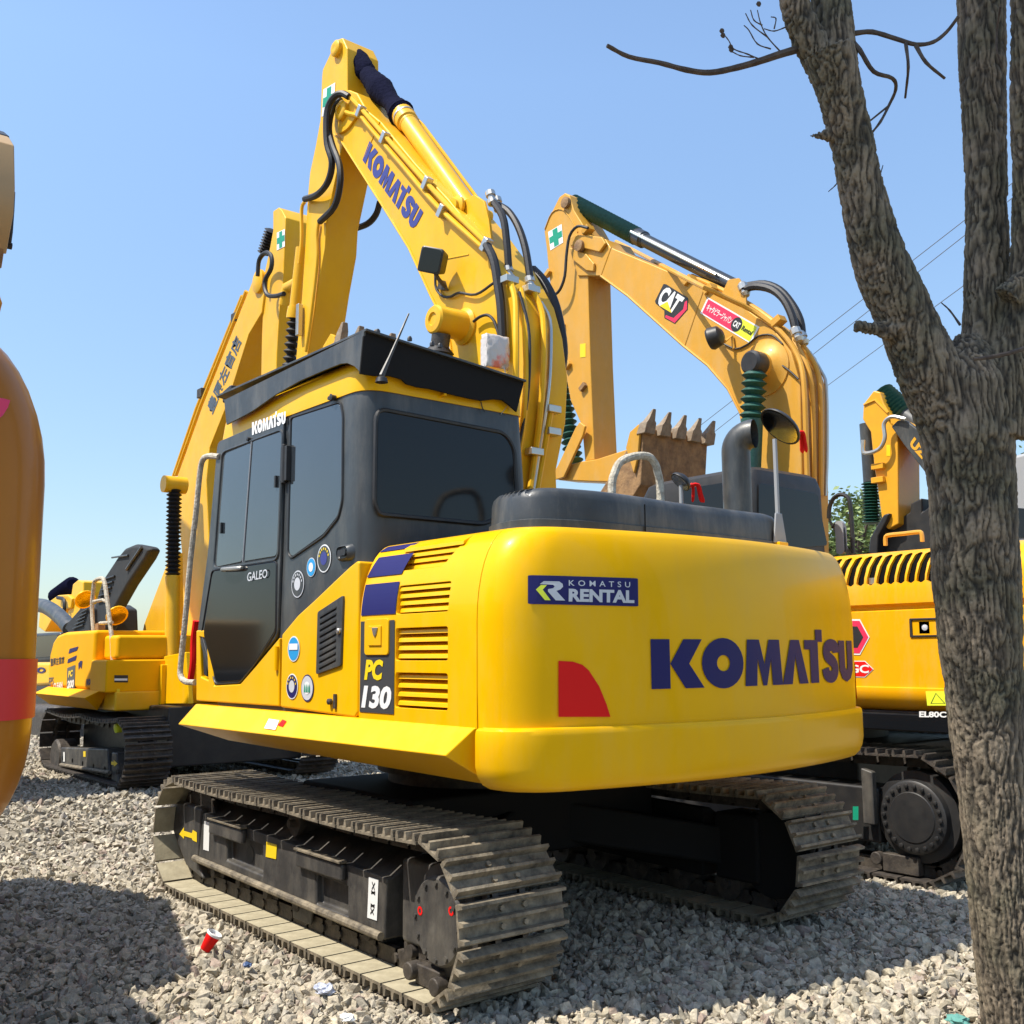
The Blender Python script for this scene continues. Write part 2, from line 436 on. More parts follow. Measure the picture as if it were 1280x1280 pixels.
for z,ex,ins in [(.826,0,.10),(.832,0,.07),(.85,0,.035),(.88,0,.012),(.92,0,0),(1.0,0,0),(1.035,0,0),(1.052,0,.004),(1.06,0,.016)]:
    rings.append(cw_outline(z,-1.90,ins,W+.012))
for z in (1.064,1.2,1.35,1.46,1.52,1.58,1.64,1.69,1.735,1.77,1.80,1.817,1.827):
    rings.append(cw_outline(z,-1.872,inset(z)+(.004 if z<1.07 else 0)))
mb=MB(FU); mb.loft(rings)
CWT=mb.build('counterweight',YEL,K,ang=30)
# word, plate and reflector on the rounded tail
def cw_hit(u,v): return hit(u,v,lambda p:p.x-cwx(p.y,inset(p.z),W,-1.872),FU,2.6,7.5)
def cw_map(bl,br,tr,tl,off=.004):
    def f(a,b):
        y=(bl[0]*(1-a)+br[0]*a)*(1-b)+(tl[0]*(1-a)+tr[0]*a)*b; z=(bl[1]*(1-a)+br[1]*a)*(1-b)+(tl[1]*(1-a)+tr[1]*a)*b
        x=cwx(y,inset(z),W,-1.872)
        return V((x-off,y,z))
    return f
def yz(u,v):
    p=cw_hit(u,v); return (p.y,p.z)
wz0,wz1=yz(830,861)[1],yz(830,799)[1]
wy0,wy1=yz(813,830)[0],-1.03
decal('maker_name',block_word(),cw_map((wy0,wz0),(wy1,wz0),(wy1,wz1),(wy0,wz1)),BLUE,CWT,FU,sub=.02)
q=[yz(659,755),yz(797,758),yz(796.5,723),yz(659,719)]
PL=decal('rental_plate',(rounded([(0,0),(1,0),(1,1),(0,1)],.03,3),[tuple(range(16))]),cw_map(*q),BLUE,CWT,FU,sub=.04)
def sub_map(a0,b0,a1,b1,off):
    f=cw_map(*q,off=off); return lambda a,b: f(a0+(a1-a0)*a,b0+(b1-b0)*b)
decal('small_lettering',text2d('KOMATSU',.01,spacing=1.75),sub_map(.335,.66,.915,.86,.0065),SILV,PL,FU)
decal('large_lettering',text2d('RENTAL',.045,spacing=1.0),sub_map(.335,.11,.955,.56,.0065),SILV,PL,FU)
rv=[(.10,.80),(.18,.80),(.235,.80),(.265,.72),(.27,.62),(.245,.52),(.21,.47),(.29,.14),(.205,.14),(.135,.44),(.135,.52),(.18,.56),(.195,.62),(.18,.68),(.145,.69),(.065,.69)]
decal('emblem',(rv,[tuple(range(len(rv)))]),sub_map(.02,.0,1,1,.0065),SILV,PL,FU)
decal('emblem_chevron',([(.035,.50),(.075,.66),(.125,.66),(.09,.50),(.16,.14),(.11,.14)],[(0,5,4,3,2,1)]),sub_map(.02,0,1,1,.0067),LIME,PL,FU)
r0=[yz(*p) for p in [(697,896),(762,896),(757,880),(748,858),(735,838),(727,831),(715,827),(697,826)]]
ys=[p[0] for p in r0]; zs=[p[1] for p in r0]
def plain(off):
    return lambda a,b: cw_map((a,b),(a,b),(a,b),(a,b),off)(0,0)
decal('red_reflector',(r0,[tuple(range(8))]),plain(.005),RED,CWT,FU)
decal('red_reflector',([(-y if y<0 else -y,z) for y,z in [(1.13,1.10),(1.16,1.10),(1.16,1.28),(1.13,1.28)]],[(0,1,2,3)]),lambda a,b:cw_map((a,b),(a,b),(a,b),(a,b),.006)(0,0),RED,CWT,FU)
mb=MB(FU)
mb.lathe([(.018,-.03),(.018,.004),(.012,.010),(.0,.010)],(-1.60,-.80,1.827),(0,0,1),12)
mb.build('lifting_eye',YEL,K)
# ---- left side engine panel with grilles
prof=[(W,1.055),(W,1.1)]+[(W-inset(z),z) for z in (1.3,1.46,1.52,1.58,1.64,1.69,1.735,1.77,1.80,1.817,1.827)]
inner=[(1.0,1.827),(1.0,1.055)]
mb=MB(FU); mb.prism([(-.672,y,z) for y,z in prof+inner],(-.838,0,0))
PAN=mb.build('engine_panel',YEL,K,bevel=.006,ang=40)
GR=[(-.957,-1.325,1.505,1.625),(-.957,-1.325,1.312,1.446),(-.957,-1.325,1.118,1.262),(-.935,-1.30,1.692,1.797)]
mc=MB(FU)
for x1,x0,z0,z1 in GR:
    pr=rounded([(x0,z0),(x1,z0),(x1,z1),(x0,z1)],.014,3)
    if z0>1.65: pr=rounded([(x0+.06,z0),(x1+.055,z0),(x1-.03,z1),(x0-.02,z1)],.014,3)
    mc.prism([(x,1.04,z) for x,z in pr],(0,.3,0))
cut(PAN,mc)
mb=MB(FU)
mb.box((-1.36,1.028,1.07),(-.92,1.034,1.812))
mb.build('grille_backing',BLK,K)
for x1,x0,z0,z1 in GR:
    mb=MB(FU); n=4; yo=W-inset((z0+z1)/2)-.012
    for k in range(n):
        zc=z0+(z1-z0)*(k+.55)/n
        mb.prism([(x0-.03,yo,zc-.010),(x0-.03,yo-.004,zc+.006),(x0-.03,yo-.055,zc+.034),(x0-.03,yo-.055,zc+.018)],(x1-x0+.06,0,0))
    mb.build('grille_louvre',YEL,PAN,bevel=.0015)
def side_map(x0,x1,z0,z1,off=.003,sh=0):
    return lambda a,b:(lambda z:V((x0+(x1-x0)*a-sh*b,W-inset(z)+off,z)))(z0+(z1-z0)*b)
g2=([(a/1,b/6) for b in range(7) for a in (0,1)],[(2*i,2*i+1,2*i+3,2*i+2) for i in range(6)])
decal('blue_stripe',g2,side_map(-.68,-.925,1.795,1.82,.004,.02),BLUE,PAN,FU)
decal('blue_stripe',g2,side_map(-.68,-.955,1.678,1.768,.004,.03),BLUE,PAN,FU)
decal('blue_stripe',g2,side_map(-.684,-.955,1.508,1.645),BLUE,PAN,FU)
decal('model_plate',RECT,side_map(-.684,-.952,1.09,1.482),DGREY,PAN,FU)
decal('model_letters',text2d('PC',.05,.18),side_map(-.722,-.87,1.228,1.316,.005),YDEC,PAN,FU)
decal('model_number',text2d('130',.045,.18),side_map(-.70,-.935,1.108,1.205,.005),WHT,PAN,FU)
mb=MB(FU)
pl=rounded([(-.725,1.335),(-.915,1.335),(-.915,1.49),(-.725,1.49)],.02,3)
mb.prism([(x,W+.001,z) for x,z in pl],(0,.009,0)); 
mb.box((-.865,W+.009,1.375),(-.765,W+.016,1.46))
LT=mb.build('panel_latch',YEL,PAN,bevel=.003)
mb=MB(FU); mb.prism([(-.80,W+.016,1.452),(-.845,W+.016,1.452),(-.835,W+.016,1.425),(-.822,W+.016,1.41),(-.81,W+.016,1.425)],(0,.005,0)); mb.build('keyhole_cover',ZINC,PAN,bevel=.002)
# ---- left side door with black vent
def sp(pts,y): return [U(u,v,1,y,FU) for u,v in pts]
B=sp([(352,793),(372,769),(395,748),(420,724),(437,708),(446,701),(449,702),(447,891),(443,897),(350,884)],1.195)
for p in B: p.y=1.195
mb=MB(FU); mb.prism([(p.x,1.195,p.z) for p in B],(0,-.22,0))
DOOR=mb.build('side_door',YEL,K,bevel=.022,seg=4,ang=20)
A=sp([(245,788),(254,788),(262,793),(267,857),(300,855),(320,832),(349,797),(348.5,883),(245,876)],1.195)
mb=MB(FU); mb.prism([(p.x,1.195,p.z) for p in A],(0,-.2,0))
SILL=mb.build('cab_base_panel',YEL,K,bevel=.008,seg=3)
c=sp([(250,796),(259,798),(261,850),(252,846)],1.19); mc=MB(FU); mc.prism([(p.x,1.15,p.z) for p in c],(0,.3,0)); cut(SILL,mc)
mb=MB(FU); mb.prism([(p.x,1.153,p.z) for p in c],(0,.003,0)); mb.build('recess',BLK,SILL)
mb=MB(FU); mb.prism([(p.x,1.175,p.z) for p in sp([(252,800),(257,801),(258,846),(254,843)],1.19)],(0,.012,0)); mb.build('grab_bar',BLK,SILL,bevel=.003)
Vt=sp([(398,765),(430,744),(427,832),(396,843)],1.2); xs=[p.x for p in Vt]
vp=rounded([(p.x,p.z) for p in Vt],.012,3)
mb=MB(FU); mb.prism([(x,1.19,z) for x,z in vp],(0,.016,0)); VENT=mb.build('side_vent',CHAR,K,bevel=.004)
xa,xb=Vt[0].x,Vt[1].x; mc=MB(FU)
for k in range(9):
    a=k/8; zt=1.515-.235*a; mc.prism([(xa-.025,1.199,zt),(xa-.025,1.199,zt-.014),(xb+.055,1.199,zt+.026),(xb+.055,1.199,zt+.04)],(0,.05,0))
cut(VENT,mc)
mb=MB(FU); 
for k in range(9):
    a=k/8; zt=1.515-.235*a; mb.prism([(xa-.025,1.2,zt),(xb+.055,1.2,zt+.04),(xb+.055,1.209,zt+.035),(xa-.025,1.209,zt-.005)],(0,0,.003))
mb.build('vent_slat',CHAR,VENT)
p=U(423,789,1,1.21,FU); mb=MB(FU); mb.lathe([(.014,-.006),(.014,.004),(.009,.008),(0,.008)],p,(0,1,0),14); mb.build('lock',ZINC,VENT)
p=U(413,877,1,1.2,FU); mb=MB(FU); mb.lathe([(.014,-.004),(.014,.012),(.008,.016)],p,(0,1,0),12); mb.box((p.x-.05,1.196,p.z-.03),(p.x-.03,1.204,p.z+.035)); mb.build('door_catch',DSTEEL,DOOR)
for zz in (1.36,1.20):
    pass
p0=U(346,808,1,1.2,FU);p1=U(345,838,1,1.2,FU); mb=MB(FU); mb.cyl((p0.x,1.2,p0.z),(p0.x,1.2,p1.z),.012,10); mb.build('hinge',YEL,DOOR)
def sticker(u,v,ru,rv,rim,fill,inner,y=1.1985,name='round_sticker',par=None,words=None,wcol=None):
    c=U(u,v,1,y,FU); e=U(u+ru,v,1,y,FU); t=U(u,v-rv,1,y,FU); r=max(abs(t.z-c.z),.02)
    f=lambda k:(lambda a,b:V((c.x-(a-.5)*2*r*.95,y+k,c.z+(b-.5)*2*r)))
    S_=decal(name,disc2d(32,.5),f(0),rim,par,FU)
    decal('ring',disc2d(32,.45),f(.0012),fill,S_,FU)
    if inner is not None: decal('centre',disc2d(24,.24),f(.0024),inner,S_,FU)
    if words:
        for i in range(words):
            a=PI*(.9-.8*i/(words-1)); cx,cy=.5+.35*math.cos(a),.5+.35*math.sin(a)
            decal('mark',([(cx-.03,cy-.05),(cx+.035,cy-.03),(cx+.03,cy+.05),(cx-.04,cy+.03)],[(0,1,2,3)]),f(.0026),wcol,S_,FU)
    return S_
S=sticker(367,811,8,16,WHT,SKYB,None,par=DOOR)
c=U(367,811,1,1.2,FU); decal('band',RECT,lambda a,b:V((c.x-(a-.5)*.085,1.2022,c.z-.005+b*.03)),WHT,S,FU)
sticker(365,858,7.5,16,WHT,BLUE,SILV,par=DOOR,words=6,wcol=YDEC)
S=sticker(384,860,8,17,BLUE,SILV,WHT,par=DOOR)
c=U(384,860,1,1.2,FU)
for k in (-1,0,1): decal('tree_mark',([(0,0),(1,0),(.9,.6),(.5,1),(.1,.6)],[(0,1,2,3,4)]),(lambda k:lambda a,b:V((c.x-k*.02-(a-.5)*.015,1.2022,c.z-.02+b*.04)))(k),GREEN,S,FU)
# ---- sloping skirt below
ys,zc=1.279,.957
f0=U(222,905,1,ys,FU).x; 
top0,top1=U(245,879,1,W,FU).x,-1.505
ring0=[V((top0,W+.002,1.068)),V((f0,ys,zc)),V((top0-.06,1.02,.86)),V((top0-.06,.98,1.068))]
ring1=[V((top1,W+.002,1.062)),V((-1.42,ys,zc)),V((-1.50,1.10,.838)),V((top1,.98,1.062))]
mb=MB(FU); mb.loft([ring0,ring1]); SK=mb.build('side_skirt',YEL,K,bevel=.006,seg=2,ang=20)
mb=MB(FU); mb.prism([ring0[0],ring0[1],ring0[2],ring0[3]],(.004,0,0)); 
def skmap(u0,v0,u1,v1):
    n=V((0,.8,.6))
    pts=[]
    pl=lambda p:(p.y-W)+(p.z-1.065)*((ys-W)/(1.065-zc))
    A_=[hit(u,v,pl,FU,3,9) for u,v in ((u0,v1),(u1,v1+2),(u1+5,v0+2),(u0+6,v0))]
    g=quad(A_); return lambda a,b:g(a,b)+V((0,.004,.003))
decal('paper_label',RECT,skmap(331,899,345,911),WHT,SK,FU)
decal('paper_mark',RECT,skmap(348,900,354,907),RED,SK,FU)
mb=MB(FU); mb.box((-1.48,-1.0,.90),(top0-.15,1.0,1.07)); mb.box((-1.515,-W+.01,1.0),(-.2,1.0,1.70)); mb.box((-.6,-W+.01,1.0),(1.0,-.35,1.45))
mb.build('main_frame',BLK,K,bevel=.01)
mb=MB(FU); mb.prism([(top1,-W,1.06),(top1,-ys,zc),(top1,-1.10,.84),(top1,-1.0,1.06)],(2.5,0,0)); mb.build('side_skirt',YEL,K,bevel=.006)
mb=MB(FU); mb.prism([(-.2,-y,z) for y,z in prof+[(.9,1.827),(.9,1.055)]],(-1.31,0,0)); mb.build('engine_panel',YEL,K,bevel=.006)
mb=MB(FU); mb.box((-1.50,-.95,1.70),(-1.0,1.0,1.822)); mb.box((-1.0,-.95,1.65),(-.3,.15,1.80)); mb.build('deck_plate',YEL,K,bevel=.01)
# ---- black engine hood on top, with slots
def hood_ring(z,i):
    base=rounded([(-.95,.66),(-1.33,1.0),(-1.60,1.02),(-1.69,.75),(-1.70,.2),(-1.66,-.58),(-1.50,-.68),(-.95,-.68)],[.1,.12,.12,.2,.5,.12,.1,.1],4)
    c=V((-1.33,.12)); out=[]
    for x,y in base:
        d=V((x,y))-c; k=1-i/ max(.2,d.length); out.append(V((c.x+d.x*k,c.y+d.y*k,z)))
    return out
mb=MB(FU); mb.loft([hood_ring(1.80,0),hood_ring(1.862,0),hood_ring(1.866,.012),hood_ring(1.95,.016),hood_ring(1.972,.024),hood_ring(1.988,.042),hood_ring(1.996,.07)])
HOOD=mb.build('engine_hood',CHAR,K,ang=30)
mb=MB(FU)
for k in range(7):
    a=k/6; x=-1.36-.19*a; 
    mb.tube([(x,1.06,1.935),(x,.985,1.98),(x,.90,2.005)],.0135,6)
mc=mb; cut(HOOD,mc)
mb=MB(FU); mb.prism([(-1.34,.93,1.90),(-1.58,.93,1.90),(-1.58,.93,1.97),(-1.34,.93,1.97)],(0,.004,0)); mb.build('mesh_screen',BLK,HOOD)
for y_,x_ in ((.90,-1.655),(.45,-1.70),(-.15,-1.69)):
    if y_==.45: mb=MB(FU); mb.tube([(x_+.0,y_,1.84),(x_+.0,y_,1.955)],.003,5); mb.build('hood_seam',VOID,HOOD)
# ---- exhaust
pe=U(922,628,0,-1.38,FU); rr=.073
top=U(922,566,0,-1.38,FU).z
pth=[(pe.x,pe.y,1.9),(pe.x,pe.y,top)]; dd_=V((-.93,-.36,0)); rb=.088
for i in range(1,11):
    a=PI/2*i/10; pth.append(V((pe.x,pe.y,top))+dd_*rb*(1-math.cos(a))+V((0,0,1))*rb*math.sin(a))
pth.append(V(pth[-1])+dd_*.012)
mb=MB(FU); mb.tube(pth,rr,24,cap=False)
mb.tube([V(p) for p in pth[-5:]],rr*.94,24,cap=False)
EXH=mb.build('exhaust_pipe',CHAR,K)
mb=MB(FU); mb.tube([V(p) for p in pth[:-3]],rr*.93,24); mb.build('pipe_inside',VOID,EXH)
# grab rail on the hood, wrapped in dirty tape
pp=[hit(u,v,lambda p:p.x+1.35,FU,3,9) for u,v in [(765,640),(765,606),(768,592),(776,577),(795,570),(811,571),(819,580),(822,590),(825,606),(826,645)]]
mb=MB(FU); mb.tube(smooth_path(pp,4),.019,10); mb.build('wrapped_handrail',WRAP,K)
# mirrors
def mirror(post,head,ax,rx,rz,parent,ribbon):
    mb=MB(FU); mb.tube(post,.011,8); M_=mb.build('mirror_post',SILVER,parent)
    h=V(head); n=(-_R*.68-_U*.68-_fw*.27).normalized(); a=n.orthogonal().normalized(); 
    mb=MB(FU); mb.lathe([(0,-.03),(rx*.6,-.028),(rx*.92,-.012),(rx,0),(rx,.006),(rx*.95,.006),(rx*.9,.003)],h,n,26); mb.build('mirror_head',BLK,M_)
    mb=MB(FU); mb.lathe([(0,.0075),(rx*.9,.0075)],h,n,26); mb.build('mirror_glass',CHROME,M_)
    mb=MB(FU)
    for k in range(4):
        s=V((random.uniform(-.02,.02),random.uniform(-.02,.02),0)); q=h+V(ribbon)
        mb.tube(smooth_path([q,q+V((-.01,-.03,.01))+s,q+V((.0,-.05,-.035))+s*1.4,q+V((.01,-.06,-.08))+s*2],4),[.009]*12+[.004],6)
    mb.build('red_ribbon',RED,M_)
X1=-1.66
m0=U(974,690,0,X1,FU);m1=U(974,560,0,X1,FU);mh=U(980,532,0,X1,FU)
mirror([(X1,m0.y,m0.z-.05),(X1,m0.y,m1.z+.04)],(X1+.02,mh.y,mh.z),(-.35,-.55,-.62),.115,.1,K,tuple(_R*.07-_U*.04))
mb=MB(FU); mb.box((X1-.03,m0.y-.035,1.80),(X1+.05,m0.y+.035,1.86)); mb.build('mirror_foot',YEL,K,bevel=.004)
mb=MB(FU); mb.prism([(X1-.012,m0.y-.05,1.855),(X1-.012,m0.y+.05,1.855),(X1-.012,m0.y+.028,2.0),(X1-.012,m0.y-.02,2.0)],(.01,0,0)); mb.build('mirror_bracket',SILVER,K,bevel=.003)
m2=U(851,602,0,-1.1,FU); mirror([(-1.1,m2.y,m2.z-.2),(-1.1,m2.y,m2.z-.02)],m2,(-.7,.3,-.45),.06,.05,K,(0,-.06,-.02))
# ================================================================== CAB
def xfront(z):
    pts=[(1.10,.86),(1.167,.876),(1.30,.98),(1.469,1.095),(1.7,1.045),(1.92,.997),(2.56,.884),(2.62,.85)]
    for (z0,x0),(z1,x1) in zip(pts,pts[1:]):
        if z<=z1: return x0+(x1-x0)*(z-z0)/(z1-z0)
    return pts[-1][1]
def cab_ring(z,i=0,xr=-.655):
    xf=xfront(z)-i; y1=1.172-i; y0=.20+i+max(0,(z-2.2)*.08); x0=xr+i
    b=rounded([(x0,y1),(x0,y0),(xf,y0),(xf,y1)],[.13,.05,.16,.06],6)
    return [V((x,y,z)) for x,y in b]
mb=MB(FU); mb.loft([cab_ring(z) for z in (1.02,1.167,1.30,1.40,1.469,1.6,1.8,1.92,2.2,2.45,2.56)]+[cab_ring(2.59,.004),cab_ring(2.61,.012)])
CAB=mb.build('cab',CABC,K,ang=25)
# yellow roof cap with rounded shoulders, arched down towards the front
mb=MB(FU); mb.loft([cab_ring(2.55,-.006),cab_ring(2.63,-.008),cab_ring(2.675,.0),cab_ring(2.71,.025),cab_ring(2.728,.06),cab_ring(2.735,.11)])
ROOF=mb.build('roof',YEL,K,ang=30)
def win(name,px,y,matl,parent,r=.03,th=.006,bev=.003,rr=None):
    p=[U(u,v,1,y,FU) for u,v in px]; pr=rounded([(a.x,a.z) for a in p],rr or r,5)
    mb=MB(FU); mb.prism([(x,y,z) for x,z in pr],(0,-th,0)); return mb.build(name,matl,parent,bevel=bev)
def frame(name,px,y,w,matl,parent,r=.05,h=.01):
    """raised rim following a window outline"""
    p=[U(u,v,1,y,FU) for u,v in px]; pr=rounded([(a.x,a.z) for a in p],r,5)
    mb=MB(FU); pts=[V((x,y,z)) for x,z in pr]; pts=pts+pts[:2]
    mb.tube(pts,w,6,cap=False); return mb.build(name,matl,parent)
DP=[(275,553),(358,517),(354,690),(350,795),(320,832),(300,854),(268,857),(250,790),(263,690)]
p=[U(u,v,1,1.172,FU) for u,v in DP]; pr=rounded([(a.x,a.z) for a in p],.04,5)
mb=MB(FU); mb.prism([(x,1.172,z) for x,z in pr],(0,.016,0)); CD=mb.build('cab_door',CABC,K,bevel=.005,seg=3)
yy=1.1955
g1=win('sliding_window',[(281,567),(314,553),(303,702),(270,709)],yy,GLASS,CD)
g2=win('sliding_window',[(315,552),(352,539),(346,695),(304,702)],yy,GLASS,CD)
frame('window_frame',[(278,565),(354,536),(348,699),(267,711)],1.190,.008,CABC,CD)
mb=MB(FU); a=U(314.5,552,1,1.198,FU); b=U(303.5,703,1,1.198,FU); mb.tube([a,b],.004,6); mb.build('window_divider',SILVER,CD)
win('lower_glass',[(266,714),(345,702),(344,788),(318,829),(300,851),(270,853),(254,792)],yy,GLASSD,CD)
frame('lower_frame',[(265,713),(346,701),(345,789),(318,831),(300,853),(269,855),(252,792)],1.190,.005,BLK,CD,r=.03)
mb=MB(FU); a=U(278,712,1,1.215,FU); b=U(299,708,1,1.215,FU); mb.tube(smooth_path([a+V((0,-.02,0)),a,(a+b)/2+V((0,.012,-.006)),b+V((0,0,-.01)),b+V((0,-.02,-.01))],4),.012,8); mb.build('door_handle',ZINC,CD)
mb=MB(FU); a=U(345,602,1,1.2,FU); mb.box((a.x-.008,1.196,a.z-.03),(a.x+.008,1.208,a.z+.03)); a=U(277,660,1,1.2,FU); mb.box((a.x-.008,1.196,a.z-.03),(a.x+.008,1.208,a.z+.03)); mb.build('window_catch',BLK,CD)
mb=MB(FU); a=U(357,580,1,1.19,FU); mb.box((a.x-.035,1.172,a.z-.09),(a.x+.03,1.205,a.z+.09)); mb.cyl((a.x,1.2,a.z-.10),(a.x,1.2,a.z+.10),.013,10); mb.build('door_hinge',BLK,CD,bevel=.003)
RWP=[(365,523),(424,504),(428,522),(427,625),(422,645),(404,668),(365,696),(361,690)]
win('side_window',RWP,1.179,GLASS,CAB,r=.02)
frame('side_window_seal',[(364,522),(426,502),(429,520),(428,626),(423,647),(405,670),(364,698),(360,692)],1.174,.007,BLK,CAB,r=.025)
def cq(px,y): return quad([U(u,v,1,y,FU) for u,v in px])
decal('maker_name',block_word(),cq([(315,544),(357,529),(357,514),(315,528)],1.1905),WHT,CD,FU)
decal('series_name',text2d('GALEO',.01,.1),cq([(309,727),(334,722),(334,711),(309,716)],1.204),SILV,CD,FU)
sticker(372,730,8,17,SILV,CABC,SILV,y=1.176,par=CAB,words=7,wcol=SILV)
sticker(389,709,6,12,SILV,SKYB,WHT,y=1.176,par=CAB)
sticker(405,698,9,17.5,WHT,CABC,BOOMBLUE,y=1.176,par=CAB,words=7,wcol=YDEC)
mb=MB(FU); a=U(432,691,1,1.175,FU)
mb.loft([[V((a.x+dx*k,y,a.z+dz*k)) for dx,dz in rounded([(-.06,-.035),(.06,-.035),(.06,.035),(-.06,.035)],.03,3)] for k,y in ((1.15,1.165),(1.0,1.185),(.8,1.197),(.78,1.19),(.7,1.185))]); mb.build('latch_guard',CABC,CAB)
mb=MB(FU); mb.prism([(a.x+dx,1.1945,a.z+dz) for dx,dz in rounded([(-.035,-.014),(.035,-.014),(.035,.014),(-.035,.014)],.012,3)],(0,.004,0)); mb.build('latch_slot',BLK,CAB)
mb=MB(FU); a=U(419,497,1,1.18,FU); mb.lathe([(.012,0),(.012,.02),(.016,.025),(0,.03)],a,(0,1,0),10); mb.cyl(a+V((.03,0,0)),a+V((.03,.02,0)),.01,8); mb.build('roof_bolt',BLK,CAB)
a=U(312,549,1,1.19,FU); mb=MB(FU); mb.lathe([(.012,0),(.012,.015),(0,.018)],a,(0,1,0),10); mb.build('door_bumper',BLK,CD)
# rear wall of the cab
def rp(u,v,x): return U(u,v,0,x,FU)
xr=-.660
RW=[rp(u,v,xr) for u,v in [(472,511),(628,541),(640,560),(644,625),(606,655),(476,643),(470,630)]]
pr=rounded([(a.y,a.z) for a in RW],.05,5)
mb=MB(FU); mb.prism([(xr+.003,y,z) for y,z in pr],(-.007,0,0)); mb.build('rear_window',GLASSD,CAB,bevel=.003)
mb=MB(FU); pts=[V((xr-.004,y,z)) for y,z in rounded([(a.y+(.012 if a.y>.6 else -.012),a.z) for a in RW],.06,5)]; mb.tube(pts+pts[:2],.011,6,cap=False); mb.build('rear_window_seal',BLK,CAB)
mb=MB(FU); a=rp(543,485,-.6); mb.tube([(-.64,a.y,2.575),(-.69,a.y,2.58),(-.69,a.y,2.605)],.009,8); mb.build('roof_hook',YEL,ROOF)
# ---- roof guard (charcoal plates round the top)
yv=1.215
pts=[U(u,v,1,yv,FU) for u,v in [(280,500),(455,414),(450,466),(447,462),(443,458),(434,454),(425,455),(405,463),(375,476),(345,493),(318,512),(308,518),(283,531)]]
mb=MB(FU); mb.prism([(p.x,yv,p.z) for p in pts],(0,-.010,0)); GU=mb.build('roof_guard',CHAR,K,bevel=.002)
xv=-.70
q=[rp(u,v,xv) for u,v in [(455,414),(655,478),(646,515),(636,506),(628,500),(617,499),(602,501),(586,498),(560,492),(537,486),(522,484),(508,480),(502,474),(487,470),(469,470),(450,467)]]
mb=MB(FU); mb.prism([(xv,p.y,p.z) for p in q],(.010,0,0)); mb.build('rear_plate',BLKM,GU,bevel=.002)
tl,tr_=rp(455,414,xv),rp(655,478,xv)
mb=MB(FU); mb.prism([(xv-.02,tl.y,tl.z-.002),(xv-.02,tr_.y,tr_.z-.002),(xv-.02,tr_.y,tr_.z+.010),(xv-.02,tl.y,tl.z+.010)],(1.60,0,0)); mb.build('top_plate',CHAR,GU,bevel=.002)
for u,v in ((540,442),(512,435),(472,423),(550,446)):
    a=rp(u,v,xv+.02); mb=MB(FU); mb.lathe([(.012,0),(.012,.012),(.007,.022),(0,.022)],(a.x,a.y,tl.z+.01),(0,0,1),8); mb.build('guard_bolt',BLK,GU)
mb=MB(FU); a=U(290,492,1,1.1,FU); mb.box((a.x-.07,1.05,2.80),(a.x+.05,1.14,2.87),rot=Matrix.Rotation(.2,3,'Y')); mb.build('front_lamp',BLK,GU,bevel=.01)
# antenna
a=rp(477,470,-.76); b=rp(511,392,-.76)
mb=MB(FU); mb.tube([a,a.lerp(b,.3),b],[.014,.008,.004],8); mb.lathe([(.03,0),(.025,.02),(.012,.03)],a-V((0,0,.03)),(0,0,1),10); mb.build('antenna',BLK,K)
# plastic bag caught on the guard, a thing of its own
random.seed(3)
cb=U(619,441,0,-.45,FU); 
bm_=bmesh.new(); bmesh.ops.create_icosphere(bm_,subdivisions=4,radius=1)
for v in bm_.verts:
    n=noise.noise(v.co*3.1)*.25+noise.noise(v.co*9)*.12
    c=v.co*(1+n); v.co=V((c.x*.04,max(-.9,min(.9,c.y*1.5))*.085,max(-.9,min(.9,c.z*1.5))*.10))+cb
BAGM=mat('bag_plastic',(.58,.52,.47),.25,col2=(.75,.16,.09),noise_scale=6,mix=(.55,.66),coat=.5,bump=.4,bscale=40)
me=bpy.data.meshes.new('plastic_bag'); bm_.transform(Matrix.Translation(-cb)); bm_.to_mesh(me); bm_.free(); me.materials.append(BAGM); me.shade_smooth()
BAG=bpy.data.objects.new('plastic_bag',me); COL.objects.link(BAG); BAG.location=FU@cb
tag(BAG,'crumpled clear plastic bag with an orange patch, stuck on the roof guard beside the boom','bag')
pp=[hit(u,v,lambda p:p.x+.66,FU,3,9) for u,v in [(630,458),(634,478),(637,498),(633,508),(626,518)]]
mb=MB(FU); mb.tube(smooth_path(pp,4),.0025,5); mb.build('cable',SILVER,K)
pp=[hit(u,v,lambda p:p.x+.67,FU,3,9) for u,v in [(601,502),(603,510),(606,515)]]
mb=MB(FU); mb.tube(pp,.003,5); mb.build('cable',BLK,K)
# handrail at the front left of the cab
pp=[U(u,v,1,1.19,FU) for u,v in [(274,571),(262,570),(254,574),(250,590),(245,640),(238,700),(232,770),(226,830),(226,845),(232,852),(244,853)]]
mb=MB(FU); mb.tube(smooth_path(pp,4),.017,10); mb.build('front_handrail',WRAP,K)
pp=[U(u,v,1,1.1,FU) for u,v in [(245,776),(242,800),(241,830),(238,850)]]
mb=MB(FU); mb.tube(smooth_path(pp,4),.02,8); mb.build('red_hose',RED,K)
